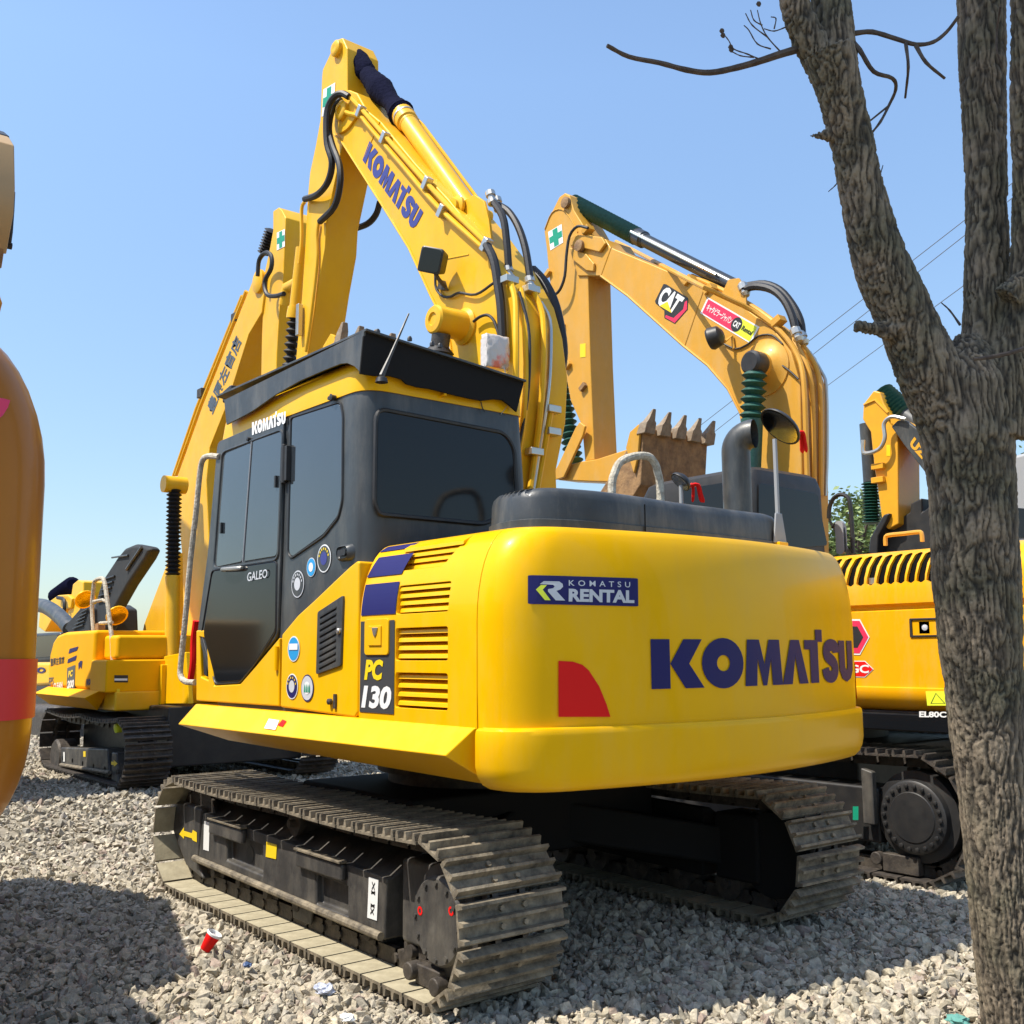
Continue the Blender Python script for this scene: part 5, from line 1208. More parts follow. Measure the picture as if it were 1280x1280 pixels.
# close machine at the left edge
LM=empty('excavator',(-.55,4.15,0))
tag(LM,'shaded orange excavator tail with a red band, cut off by the left edge','excavator','yellow excavators parked on the gravel')
# rounded tail corner seen at u=50
d=2.0; hxy=V((math.cos(YAW),math.sin(YAW),0)); rxy=V((math.sin(YAW),-math.cos(YAW),0))
K0=V((CAM.x,CAM.y,0))+hxy*d+rxy*(d*(84-640)/FPX); K0.z=0
HDG=-.03
# machine local: rear right corner (-1.95,-1.2)
Mo=K0-Matrix.Rotation(HDG,3,'Z')@V((-1.95,-1.2,0))
LM.location=Mo
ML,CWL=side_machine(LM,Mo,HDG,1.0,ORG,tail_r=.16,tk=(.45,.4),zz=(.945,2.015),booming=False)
def tailband(z0,z1,mt,name,x=None):
    pr=rounded([(-1.5,1.2),(-1.85,1.2),(-2.05,.5),(-2.05,-.5),(-1.85,-1.2),(-1.5,-1.2)],[.01,.16,.4,.4,.16,.01],6)
    c=V((-1.5,0)); ring=[]
    for z in (z0,z1): ring.append([V((q[0]-.004 ,q[1]*1.0035,z)) for q in pr])
    vs=ring[0]+ring[1]; n=len(pr); mb=MB(ML); mb.add(vs,[(i,i+1,n+i+1,n+i) for i in range(n-1)]); return mb.build(name,mt,CWL,ang=30)
def zat(v,dd=2.08): return CAM.z-(v-818)*dd/FPX
mb=MB(); mb.loft([[V((x,y,z)) for x,y in rounded([(0,2.78),(1.45,2.36),(2.6,2.75),(2.6,3.6),(0,3.6)],.1,3)] for z in (.3,1.7,1.9)]); mb.build('bucket',ORG,LM,ang=30)  # added unseen block, shaped to cast the shadow on the gravel at left
tailband(zat(894),zat(821),mat('crimson_band',(.60,.008,.014),.4),'red_band')
dg=bpy.context.evaluated_depsgraph_get(); dg.update(); pk=[]
for u,v in [(-8,497),(4,499),(11,501),(8,510),(2,520),(-8,528)]:
    o_,d_=ray(u,v); ok,loc,nrm,_i=CWL.ray_cast(o_-Mo,d_.normalized())
    if ok: pk.append(Mo+loc+nrm*.004)
if len(pk)>3: decal('pink_mark',([(i,0) for i in range(len(pk))],[tuple(range(len(pk)))]),lambda a,b:pk[int(round(a))],mat('pink_paint_mark',(.72,.03,.10),.4),CWL)
# its left-hand neighbour further back
NM=empty('excavator',(6.3,2.0,.1)); tag(NM,'excavator showing only a tan arm tip against the sky at the left edge','excavator','yellow excavators parked on the gravel')
side_machine(NM,V((6.5,2.85,.1)),PI,1.0,CATY,booming=False)
y=1.62
mb=MB(); mb.prism([(7.2,y,1.1),(6.6,y,1.1),(6.3,y,2.6),(4.6,y,4.3),(4.2,y+.3,4.6),(4.3,y+.3,4.9),(5.2,y,4.9),(6.9,y,3.6)],(0,.3,0)); mb.build('boom',CATY,NM,bevel=.015)
q=[U(u,v,1,y) for u,v in [(-60,150),(2,166),(12,172),(18,182),(19,235),(17,268),(11,300),(8,318),(-6,300),(-40,270)]]
mb=MB(); mb.prism(q,(0,.25,0)); A7=mb.build('arm',mat('tan_grey_paint',(.42,.27,.12),.5),NM,bevel=.01)  # arm in its own tan-grey, greyer than the boom paint
mb=MB(); mb.prism([U(u,v,1,y-.01) for u,v in [(-10,150),(-10,178),(12,178),(12,170),(6,165),(3,166)]],(0,.27,0)); mb.build('arm_end',BLK,A7,bevel=.01)
mb=MB(); mb.tube([U(u,v,1,y-.03) for u,v in [(16,240),(15,262),(13,290),(11,305)]],.02,8); mb.lathe([(.03,-.03),(.03,.03)],U(10,307,1,y-.03),(0,1,0),8); mb.build('hose',RUBBER,A7)
mb=MB(); mb.prism([U(u,v,1,y+.02) for u,v in [(-20,280),(6,310),(2,336),(-8,330)]],(0,.2,0)); mb.build('arm_link',RUST,A7,bevel=.01)
# far left machine
FL=empty('excavator',(13,-1.5,.1)); tag(FL,'small distant yellow excavator seen between the shaded orange tail and the open hood','excavator','yellow excavators parked on the gravel')
yf=-1.5
def pf(px,y=yf): return [U(u,v,1,y) for u,v in px]
mb=MB(); mb.prism(pf([(96,838),(78,838),(75,815),(80,785),(88,750),(91,730),(97,725),(104,727),(104,740),(101,752),(96,790),(96,838)]),(0,-.4,0)); AF_=mb.build('arm',YEL2,FL,bevel=.02)
mb=MB(); mb.prism(pf([(48,784),(50,760),(72,744),(84,743),(90,748),(88,760),(70,765),(56,790)],yf+.05),(0,-.4,0)); mb.build('boom',YEL2,FL,bevel=.02)
mb=MB(); a,b=pf([(70,746),(91,731)],yf-.2); mb.bellows(a,b,.1,.15,14,14); mb.build('cylinder_bellows',NAVY,FL)
mb=MB(); mb.tube(smooth_path(pf([(72,747),(80,750),(80,765),(76,780)],yf+.1),3),.03,6); mb.build('hose',RUBBER,FL)
mb=MB(); mb.prism(pf([(40,828),(40,792),(74,790),(76,826)],yf-.3),(0,-1.2,0)); cf=mb.build('cab',BLK,FL,bevel=.05)
mb=MB(); mb.prism(pf([(42,822),(42,796),(72,794),(73,820)],yf-.29),(0,-.02,0)); mb.build('windscreen',GLASSD,cf)
mb=MB(); mb.prism(pf([(30,858),(30,828),(62,828),(62,856)],yf+.4),(0,-2.4,0)); bf=mb.build('counterweight',YEL,FL,bevel=.05)
decal('tail_letters',text2d('KO',.05),quad(pf([(38,842),(57,841),(57,834),(38,834)],yf+.41)),BLUE,bf)
for yy_ in (yf+.5,yf-2.0):
    mb=MB(); mb.prism([(p.x,yy_,p.z) for p in pf([(20,934),(20,880),(64,880),(66,934)],yf+.5)],(0,-.5,0)); mb.build('crawler_track',DSTEEL,FL,bevel=.15,seg=4)
mb=MB(); mb.prism([(p.x,yf,p.z) for p in pf([(20,885),(20,856),(66,856),(66,885)],yf)],(0,-1.8,0)); mb.build('main_frame',BLK,FL)
# far right machine behind the tree
RF=empty('excavator',(.6,-7.6,-.04)); tag(RF,'orange excavator with a dark boom panel, seen on both sides of the tree trunk','excavator','yellow excavators parked on the gravel')
yr=-6.2
AMB=mat('deep_amber_paint',(.76,.36,.012),.4,coat=.3,col2=(.7,.33,.014))
def pr_(px,y=yr): return [U(u,v,1,y) for u,v in px]
mb=MB(); mb.prism(pr_([(1079,505),(1092,488),(1100,490),(1104,503),(1112,517),(1122,540),(1123,655),(1110,662),(1103,655),(1098,620),(1092,580),(1088,540),(1078,524)]),(0,-.42,0)); AR=mb.build('arm',AMB,RF,bevel=.015,ang=28)
mb=MB(); mb.tube(pr_([(1080,506),(1094,500),(1110,516)],yr+.003),.015,6); mb.build('weld_seam',AMB,AR)
mb=MB(); a,b=pr_([(1101,493),(1132,520)],yr-.2); mb.bellows(a,b,.10,.15,9,16); mb.build('arm_cylinder_bellows',GREENB,RF)
mb=MB(); a,b=pr_([(1132,520),(1180,552)],yr-.2); mb.cyl(a,b,.11,14); mb.build('arm_cylinder',CHAR,RF)
mb=MB(); a,b,c5=pr_([(1083,530),(1088,603),(1090,655)],yr-.2); mb.cyl(a,b,.075,14); mb.build('bucket_cylinder',CHAR,RF)
mb=MB(); mb.bellows(b,c5,.06,.10,14,14); mb.build('bucket_cylinder_bellows',GREENB,RF)
mb=MB(); mb.tube(smooth_path(pr_([(1132,524),(1115,521),(1105,530),(1106,548),(1098,562),(1080,566),(1079,550)],yr+.1),4),.022,8); mb.build('hose',ZINC,RF)
mb=MB(); mb.prism(pr_([(1105,523),(1118,520),(1140,530),(1180,560),(1215,605),(1230,660),(1205,690),(1180,640),(1160,590),(1130,553),(1116,536)]),(0,-.42,0)); BR=mb.build('boom',AMB,RF,bevel=.015,ang=28)
mb=MB(); mb.prism(pr_([(1117,534),(1125,526),(1136,526),(1180,560),(1200,600),(1200,640),(1190,650),(1160,592),(1133,557)],yr+.02),(0,.05,0)); GP=mb.build('grey_panel',CHAR,BR,bevel=.015,ang=28)
decal('panel_letters',text2d('UZ',.06),quad(pr_([(1136,556),(1153,575),(1159,566),(1143,546)],yr+.073)),AMB,GP)
decal('yellow_sticker',RECT,quad(pr_([(1108,570),(1113,570),(1113,556),(1108,556)],yr+.003)),YDEC,AR)
for v in (583,600):
    p=U(1098,v,1,yr+.02); mb=MB(); mb.box(p-V((.07,.03,.03)),p+V((.07,.03,.03))); mb.build('pipe_lug',AMB,AR,bevel=.005)
# bucket tucked under, dark upper body and cab, pale box to the right of the trunk
mb=MB(); mb.prism(pr_([(1085,690),(1087,672),(1097,655),(1104,643),(1112,641),(1109,650),(1098,670),(1096,700)],yr+.05),(0,-.5,0)); mb.build('linkage',BLK,RF,bevel=.02)
mb=MB(); mb.prism(pr_([(1092,700),(1094,672),(1105,660),(1137,640),(1138,629),(1152,622),(1152,640),(1180,620),(1240,600),(1240,720)],yr-.1),(0,-.9,0)); mb.build('bucket',BLK,RF,bevel=.02,ang=25)
mb=MB(); mb.prism(pr_([(1130,760),(1130,690),(1330,690),(1330,760)],yr+.2),(0,-2.2,0)); mb.build('main_frame',BLK,RF,bevel=.03)
mb=MB(); mb.prism(pr_([(1240,690),(1245,575),(1300,560),(1330,570),(1330,690)],yr+.1),(0,-.8,0)); CF=mb.build('cab',SILVER,RF,bevel=.04,ang=25)
mb=MB(); mb.prism(pr_([(1240,672),(1240,632),(1330,640),(1330,672)],yr+.11),(0,-.02,0)); mb.build('side_window',GLASSD,CF)
for yy_ in (yr+.3,yr-2.2):
    mb=MB(); o9=U(1230,900,1,yy_); P2=track_path(1.8,.78,.02); mb.prism([(o9.x+x,yy_,-.04+z) for x,z in P2],(0,-.5,0)); mb.build('crawler_track',DSTEEL,RF)
mb=MB(); o9=U(1230,900,1,yr); mb.box((o9.x-.8,yr-2.2,.4),(o9.x+.8,yr,.95)); mb.build('car_body',BLK,RF)
# ================================================================== TREE BARE LIMBS
D0=3.72
BARK=bpy.data.materials.new('bark'); BARK.use_nodes=True; nt=BARK.node_tree; bs=nt.nodes['Principled BSDF']; bs.inputs['Roughness'].default_value=.9
at=nt.nodes.new('ShaderNodeAttribute'); at.attribute_name='ridge'; cr=nt.nodes.new('ShaderNodeValToRGB'); cr.color_ramp.elements[0].color=(.028,.024,.019,1); cr.color_ramp.elements[1].color=(.235,.20,.145,1); e=cr.color_ramp.elements.new(.55); e.color=(.115,.098,.072,1)
tc=nt.nodes.new('ShaderNodeTexCoord'); n1=nt.nodes.new('ShaderNodeTexNoise'); n1.inputs['Scale'].default_value=5; n1.inputs['Detail'].default_value=7; mx=nt.nodes.new('ShaderNodeMix'); mx.data_type='RGBA'; mx.blend_type='MULTIPLY'; mx.inputs['Factor'].default_value=1
mr=nt.nodes.new('ShaderNodeValToRGB'); mr.color_ramp.elements[0].color=(.62,.64,.55,1); mr.color_ramp.elements[1].color=(1.08,1.0,.95,1); mr.color_ramp.elements[0].position=.35; mr.color_ramp.elements[1].position=.6
Lk=nt.links.new; Lk(at.outputs['Fac'],cr.inputs['Fac']); Lk(tc.outputs['Object'],n1.inputs['Vector']); Lk(n1.outputs['Fac'],mr.inputs['Fac']); Lk(cr.outputs['Color'],mx.inputs['A']); Lk(mr.outputs['Color'],mx.inputs['B']); Lk(mx.outputs['Result'],bs.inputs['Base Color'])
bp=nt.nodes.new('ShaderNodeBump'); bp.inputs['Strength'].default_value=.8; bp.inputs['Distance'].default_value=.008; n2=nt.nodes.new('ShaderNodeTexNoise'); n2.inputs['Scale'].default_value=110; n2.inputs['Detail'].default_value=5; mp=nt.nodes.new('ShaderNodeMapping'); mp.inputs['Scale'].default_value=(1,1,.35)
Lk(tc.outputs['Object'],mp.inputs['Vector']); Lk(mp.outputs['Vector'],n2.inputs['Vector']); Lk(n2.outputs['Fac'],bp.inputs['Height']); Lk(bp.outputs['Normal'],bs.inputs['Normal'])
def limb(spec,mb,dd=0):
    pts=[];rs=[]
    for i,(u0,u1,v) in enumerate(spec):
        dp=D0+dd*i/(len(spec)-1); c=UD((u0+u1)/2,v,dp); pts.append(c); rs.append(abs(u1-u0)/2*dp/FPX*.95)
    sp_=smooth_path(pts,5); n=len(sp_); R2=[]
    for k in range(n):
        t=k/(n-1)*(len(rs)-1); i=min(int(t),len(rs)-2); R2.append(rs[i]+(rs[i+1]-rs[i])*(t-i))
    mb.tube(sp_,R2,28)
tm=MB()
limb([(1246,1370,1420),(1228,1338,1280),(1212,1312,1130),(1200,1294,1000),(1187,1281,900),(1172,1276,790),(1164,1273,700),(1161,1268,610),(1150,1266,545),(1156,1258,480),(1178,1240,440),(1196,1222,418)],tm)
limb([(1165,1255,600),(1147,1230,530),(1118,1200,460),(1099,1172,405),(1074,1147,350),(1060,1126,300),(1050,1106,240),(1037,1090,170),(1020,1077,110),(1003,1067,63)],tm,-.1)
limb([(1012,1052,95),(990,1034,50),(976,1014,10),(966,1002,-50),(950,978,-160),(930,944,-330)],tm,-.05)
limb([(1030,1074,85),(1018,1068,40),(1012,1063,0),(1005,1056,-60),(1004,1040,-180),(1012,1030,-380)],tm,.15)
limb([(1170,1262,560),(1198,1264,490),(1202,1264,420),(1206,1261,340),(1208,1258,250),(1204,1257,170),(1199,1257,80),(1196,1257,0),(1192,1255,-80),(1190,1238,-220),(1200,1222,-430)],tm,.25)
limb([(1190,1285,540),(1226,1294,460),(1252,1304,390),(1266,1308,300),(1264,1304,170),(1263,1300,80),(1263,1300,0),(1266,1302,-80),(1290,1318,-220),(1330,1344,-400)],tm,-.15)
for px,r in (([(1050,168),(1030,169),(1012,170)],[.035,.016,.003]),([(1120,415),(1090,410),(1069,408)],[.04,.022,.018]),([(1258,372),(1275,350),(1295,345)],[.05,.03,.028]),([(1140,440),(1150,470),(1160,500)],[.02,.02,.02])):
    tm.tube([UD(u,v,D0-.08) for u,v in px],r,8)
to=tm.build('trunk_tmp',BARK,None,smooth=False)
rmod=to.modifiers.new('r','REMESH'); rmod.mode='VOXEL'; rmod.voxel_size=.0055
dg=bpy.context.evaluated_depsgraph_get(); dg.update(); me=bpy.data.meshes.new_from_object(to.evaluated_get(dg)); bpy.data.objects.remove(to)
me.name='trunk'
n=len(me.vertices); co=np.empty(n*3,np.float32); me.vertices.foreach_get('co',co); co=co.reshape(-1,3); nr=np.empty(n*3,np.float32); me.vertices.foreach_get('normal',nr); nr=nr.reshape(-1,3)
rid=np.empty(n,np.float32)
def bark(p):
    w=noise.noise_vector(p*2.2)*.03+noise.noise_vector(p*14)*.010
    q=V(((p.x+w.x)*66,(p.y+w.y)*66,(p.z+w.z)*6.5))
    a=1-abs(noise.noise(q))*2.2
    b=1-abs(noise.noise(q*2.1+V((9,2,4))))*2.0
    cc=noise.noise(V((p.x*26,p.y*26,p.z*34)))
    return max(0,1-max(0,a)**2.2*.9-max(0,b)**3*.35-max(0,cc-.25)*.9)
for i in range(n): rid[i]=bark(V(co[i].tolist()))
big=np.array([noise.noise(V(co[i].tolist())*4.5) for i in range(n)],np.float32)
fin=np.array([noise.noise(V(co[i].tolist())*95) for i in range(n)],np.float32); rid=np.clip(rid+fin*.13,0,1.1)
co+=nr*((rid-.75)*.0115+big*.005)[:,None]
TB0=UD(1300,1345,D0); TB0.z=0
tx,ty=TB0.x,TB0.y
co-=np.array([tx,ty,0],np.float32); me.vertices.foreach_set('co',co.ravel()); me.update()
at_=me.attributes.new('ridge','FLOAT','POINT'); at_.data.foreach_set('value',rid)
me.shade_smooth(); me.materials.clear(); me.materials.append(BARK)
TR=empty('tree',(tx,ty,0)); tag(TR,'rough barked tree with three bare limbs rising from a thick trunk at the right edge','tree')
o=bpy.data.objects.new('trunk',me); COL.objects.link(o); o.parent=TR
TWIG=mat('twig_bark',(.045,.032,.026),.85,col2=(.10,.075,.055),noise_scale=30,bump=.5)
Z5=lambda pts:[(740+.4219*a,.4219*b) for a,b in pts]
def twig(px,r0,r1,dd=0,parent=TR,name='branch',k=4):
    n0=len(px); pts=smooth_path([UD(u,v,D0+dd+.1*noise.noise(V((u*.01,v*.02,0)))) for u,v in px],k); n_=len(pts)
    mb=MB(); mb.tube(pts,[r0+(r1-r0)*(i/(n_-1))**.8+.0012*noise.noise(V((i*.9,0,0))) for i in range(n_)],7); return mb.build(name,TWIG,parent)
b1=twig(Z5([(640,140),(620,143),(560,160),(500,180),(430,200),(350,215),(280,207),(200,186),(110,168),(45,135)]),.016,.0075)
b2=twig(Z5([(770,100),(830,95),(900,115),(960,132),(1010,125),(1050,95),(1085,50)]),.010,.006)
twig(Z5([(930,130),(937,200),(928,290)]),.007,.004,parent=b2,name='twig'); twig(Z5([(960,135),(990,185),(1045,232)]),.008,.005,parent=b2,name='twig')
b3=twig(Z5([(775,128),(795,150),(835,212),(890,232),(900,265),(880,312),(855,360),(822,402)]),.010,.004)
twig(Z5([(878,314),(815,365)]),.004,.003,parent=b3,name='twig')
tw=Z5
for px in ([(500,177),(460,160),(420,145),(405,120),(385,95)],[(480,170),(440,165),(410,150)],[(560,155),(520,110),(500,70),(490,30)],[(520,110),(475,75),(455,40)],[(540,85),(545,55),(530,50)],[(530,145),(490,130),(465,90),(450,75)],[(575,80),(540,92),(510,85)],[(505,75),(480,60),(470,30)]):
    twig(tw(px),.0028,.0018,parent=b1,name='twig')
mb=MB(); 
for a,b in ((385,92),(388,105),(411,140),(413,148),(494,12)):
    c=UD(*tw([(a,b)])[0],D0); mb.lathe([(0,-.012),(.008,-.004),(.009,.004),(0,.012)],c,(.3,.2,1),6)
mb.build('dry_seed_head',TWIG,b1)
twig(tw([(1090,962),(1060,920),(1035,897)]),.005,.002); twig(tw([(1130,1064),(1180,1058),(1240,1045),(1300,1025)]),.006,.008,dd=-.25); twig(tw([(735,530),(720,550),(700,568)]),.003,.0015); twig(tw([(848,528),(856,510),(862,490)]),.003,.0015); twig(tw([(1210,20),(1200,90),(1200,150),(1215,200)]),.004,.003)
twig([(1268,540),(1274,530),(1278,522)],.02,.012,dd=-.1)
# ================================================================== POWER LINES, FAR TREES, LITTER
WIRE=mat('wire',(.10,.10,.11),.6)
for i,(a,b,lab) in enumerate((((1210,272),(892,519),'upper of the two paired thin wires crossing the sky behind the tree limbs'),((1210,291),(908,528),'lower of the two paired thin wires crossing the sky behind the tree limbs'),((1206,356),(1033,483),'single thin wire crossing the sky below the paired wires'))):
    A_,B_=UD(*a,42),UD(*b,56); dv=B_-A_; p0=A_-dv*1.4; p1=B_+dv*1.2
    mb=MB(); mb.tube([p0.lerp(p1,t/12)+V((0,0,-.0)) for t in range(13)],.016,6); o=mb.build('power_line',WIRE,None); tag(o,lab,'power line','power lines across the sky')
LEAF=mat('leaf_green',(.13,.19,.05),.6,col2=(.05,.09,.02),noise_scale=3); LEAFL=mat('leaf_light_green',(.28,.34,.12),.6,col2=(.12,.18,.05),noise_scale=3)
def far_tree(u,v,dist,h,rad,lab,seed,nl=1300):
    rng=random.Random(seed); c=UD(u,v,dist); base=V((c.x,c.y,0)); T_=empty('tree',base); tag(T_,lab,'tree','leafy trees beyond the yard')
    mb=MB(); mb.tube([base,base+V((.1,0,c.z*.5)),c],[.22,.17,.06],10)
    cl=[]
    for k in range(16):
        a=rng.uniform(0,2*PI); e=rng.uniform(-.5,1.1); q=c+V((math.cos(a)*rad*.75*rng.random(),math.sin(a)*rad*.75*rng.random(),e*rad*.7)); cl.append((q,rng.uniform(.25,.5)*rad)); mb.tube([c-V((0,0,rad*.6)),q],[.07,.02],6)
    mb.build('trunk',TWIG,T_)
    mb=MB()
    for i in range(nl):
        q,r=rng.choice(cl); d_=V((rng.gauss(0,1),rng.gauss(0,1),rng.gauss(0,1))).normalized()*r*rng.random()**.4; p=q+d_
        a=V((rng.gauss(0,1),rng.gauss(0,1),rng.gauss(0,.6))).normalized(); b=a.orthogonal().normalized(); s=rng.uniform(.05,.11)
        mb.add([p-a*s,p+b*s*.5,p+a*s,p-b*s*.5],[(0,1,2,3)],0 if rng.random()<.5 else 1)
    mb.build('crown',[LEAF,LEAFL],T_,smooth=False)
far_tree(1068,668,26,4.5,1.3,'light green leafy tree seen between the black handrail and the bellows',5)
far_tree(1290,545,24,6,1.4,'green leafy tree peeping out right of the thick trunk',6)
far_tree(1040,676,30,4.5,1.2,'sparse green tree low behind the tan machine cab',7)
far_tree(1096,672,30,4.5,1.2,'small leafy tree low behind the green bellows',8)
# added leaf clumps and branches above the frame, set sunward to shade the limbs
rng=random.Random(21); mb=MB(); tb=MB(); lp=[UD(u,v,D0) for u,v in ((1090,380),(1060,230),(1040,120),(1010,40),(1230,330),(1230,200),(1228,80),(1275,200),(1275,60),(1180,480))]
cl=[(p+SUNV*(4.6/ SUNV.z - (p.z-1.5)/SUNV.z*.35)+V((rng.uniform(-.15,.15),rng.uniform(-.15,.15),0))) for p in lp]
cl=[p for p in cl if p.z>4.6]
top_=UD(1228,-80,D0)
for p in cl: tb.tube(smooth_path([top_,top_.lerp(p,.5)+V((0,0,.3)),p],4),[.03]*5+[.015]*4 if False else .02,6)
tb.build('branch',TWIG,TR)
for i in range(4200):
    q=rng.choice(cl); d_=V((rng.gauss(0,1),rng.gauss(0,1),rng.gauss(0,.8))); p=q+d_*.20
    a=V((rng.gauss(0,1),rng.gauss(0,1),rng.gauss(0,.5))).normalized(); b=a.orthogonal().normalized(); s9=rng.uniform(.03,.06)
    mb.add([p-a*s9,p+b*s9*.5,p+a*s9,p-b*s9*.5],[(0,1,2,3)],0)
mb.build('crown',LEAF,TR,smooth=False)
# red paper cup
cp_=U(264,1190,2,.0); R_=Matrix.Rotation(.5,3,'X')@Matrix.Rotation(.35,3,'Y'); CU=empty('paper_cup',cp_); tag(CU,'red paper cup with a white rim dropped on the gravel beside the near crawler','cup')
ax=V((-.28,-.42,.85)).normalized(); b0=cp_+V((.0,.03,.015))
mb=MB(); mb.lathe([(.0,0),(.022,0),(.024,.003),(.033,.072)],b0,ax,24); mb.build('cup_body',RED,CU)
mb=MB(); mb.lathe([(.033,.072),(.036,.073),(.037,.082),(.034,.085),(.031,.082),(.024,.015),(0,.015)],b0,ax,24); mb.build('cup_rim',WHT,CU)
# litter
random.seed(11)
def scrap(u,v,sz,mt,name,lab,cat,flat=.45):
    c=U(u,v,2,.03); bm=bmesh.new(); bmesh.ops.create_icosphere(bm,subdivisions=3,radius=1); o9=V((random.uniform(0,9),0,0))
    for q in bm.verts:
        n9=noise.noise(q.co*2+o9)*.5+noise.noise(q.co*6+o9)*.25; k=q.co*(1+n9); q.co=V((k.x*sz,k.y*sz*.8,k.z*sz*flat))
    me=bpy.data.meshes.new(name); bm.to_mesh(me); bm.free(); me.materials.append(mt); o=bpy.data.objects.new(name,me); COL.objects.link(o); o.location=c; tag(o,lab,cat)
scrap(405,1236,.045,mat('clear_wrap',(.6,.63,.72),.2,col2=(.3,.33,.42),noise_scale=30),'plastic_scrap','crumpled clear plastic scrap lying beside the lower crawler','scrap')
scrap(309,1206,.022,mat('blue_scrap_plastic',(.05,.09,.2),.4),'plastic_scrap','tiny blue plastic scrap on the gravel right of the red cup','scrap')
scrap(1197,1275,.04,mat('teal_cloth',(.10,.28,.24),.8),'cloth_scrap','teal scrap among the stones near the tree base','scrap')
scrap(434,1272,.03,WHT,'paper_scrap','small white paper scrap at the lower edge beside the crawler','scrap')
# ================================================================== GROUND
def gz(x,y):
    def ss(t): t=max(0,min(1,t)); return t*t*(3-2*t)
    return .10*ss((x-3.2)/2.3)-.04*ss((-y-1.5)/.9)
xs=[-60,-20,-10,-6]+[ -5+.25*i for i in range(60)]+[12,16,25,50,120,400,1500]
ys=[-1500,-300,-80,-30,-15]+[-8+.25*i for i in range(56)]+[8,15,40,120,400,1500]
me=bpy.data.meshes.new('ground'); vs=[(x,y,gz(x,y)-.03+.012*noise.noise(V((x*.9,y*.9,0)))) for x in xs for y in ys]; ny=len(ys)
me.from_pydata(vs,[],[(i*ny+j,(i+1)*ny+j,(i+1)*ny+j+1,i*ny+j+1) for i in range(len(xs)-1) for j in range(ny-1)])
GM=mat('gravel_bed',(.16,.138,.10),.9,col2=(.27,.235,.175),noise_scale=14,bump=1.0,bscale=22,mix=(.35,.65))
me.materials.append(GM); me.shade_smooth(); g=bpy.data.objects.new('ground',me); COL.objects.link(g); tag(g,kind='structure')
def rocks_mesh(name,P0,sizes,npts,seed):
    """angular crushed stones: convex hulls of random points, one merged mesh"""
    rng=np.random.default_rng(seed); variants=[]
    for k in range(16):
        bm=bmesh.new(); sc=np.array([rng.uniform(.95,1.45),rng.uniform(.8,1.1),rng.uniform(.55,.9)])
        q=rng.normal(size=(npts,3)); q/=np.linalg.norm(q,axis=1)[:,None]; q*=rng.uniform(.78,1.12,(npts,1)); q*=sc
        for a in q: bm.verts.new(a)
        r=bmesh.ops.convex_hull(bm,input=bm.verts); 
        bmesh.ops.delete(bm,geom=[v for v in bm.verts if not v.link_faces],context='VERTS')
        bmesh.ops.triangulate(bm,faces=bm.faces); bmesh.ops.recalc_face_normals(bm,faces=bm.faces); bm.verts.index_update()
        variants.append((np.array([v.co[:] for v in bm.verts]),np.array([[v.index for v in f.verts] for f in bm.faces]))); bm.free()
    N=len(P0); vi=rng.integers(0,16,N); VA=[];FA=[];TA=[];base=0
    for k in range(16):
        m=vi==k; n=int(m.sum()); q=rng.normal(size=(n,4)); q[:,1:3]*=.6; q/=np.linalg.norm(q,axis=1)[:,None]; w,x,y,z=q.T
        R=np.stack([1-2*(y*y+z*z),2*(x*y-z*w),2*(x*z+y*w),2*(x*y+z*w),1-2*(x*x+z*z),2*(y*z-x*w),2*(x*z-y*w),2*(y*z+x*w),1-2*(x*x+y*y)],1).reshape(n,3,3)
        v0,f0=variants[k]; nv=len(v0)
        VA.append((np.einsum('nij,vj->nvi',R,v0)*sizes[m][:,None,None]+P0[m][:,None,:]).reshape(-1,3))
        FA.append((f0[None]+(np.arange(n)*nv)[:,None,None]).reshape(-1,3)+base); TA.append(np.repeat(rng.random(n),nv)); base+=n*nv
    VV=np.concatenate(VA);FF=np.concatenate(FA);TT=np.concatenate(TA)
    me=bpy.data.meshes.new(name); me.vertices.add(len(VV)); me.vertices.foreach_set('co',VV.astype(np.float32).ravel())
    me.loops.add(len(FF)*3); me.loops.foreach_set('vertex_index',FF.astype(np.int32).ravel())
    me.polygons.add(len(FF)); me.polygons.foreach_set('loop_start',np.arange(0,len(FF)*3,3,dtype=np.int32))
    me.update(calc_edges=True); me.shade_flat()
    at=me.attributes.new('tint','FLOAT','POINT'); at.data.foreach_set('value',TT.astype(np.float32))
    return me
RM=bpy.data.materials.new('crushed_stone'); RM.use_nodes=True; nt=RM.node_tree; bs=nt.nodes['Principled BSDF']; bs.inputs['Roughness'].default_value=.88
at=nt.nodes.new('ShaderNodeAttribute'); at.attribute_name='tint'; cr=nt.nodes.new('ShaderNodeValToRGB')
E_=cr.color_ramp.elements; E_[0].color=(.28,.245,.18,1); E_[1].color=(.62,.54,.40,1)
for pos,c in ((.15,(.43,.38,.28,1)),(.4,(.55,.48,.36,1)),(.6,(.43,.38,.29,1)),(.72,(.36,.325,.26,1)),(.84,(.50,.42,.30,1)),(.9,(.52,.47,.38,1)),(.965,(.33,.25,.2,1))):
    e=E_.new(pos); e.color=c
tc=nt.nodes.new('ShaderNodeTexCoord'); n1=nt.nodes.new('ShaderNodeTexNoise'); n1.inputs['Scale'].default_value=38; n1.inputs['Detail'].default_value=6; n1.inputs['Roughness'].default_value=.7
mr=nt.nodes.new('ShaderNodeMapRange'); mr.inputs['From Min'].default_value=.3; mr.inputs['From Max'].default_value=.7; mr.inputs['To Min'].default_value=.5; mr.inputs['To Max'].default_value=1.2
mx=nt.nodes.new('ShaderNodeMix'); mx.data_type='RGBA'; mx.blend_type='MULTIPLY'; mx.inputs['Factor'].default_value=1
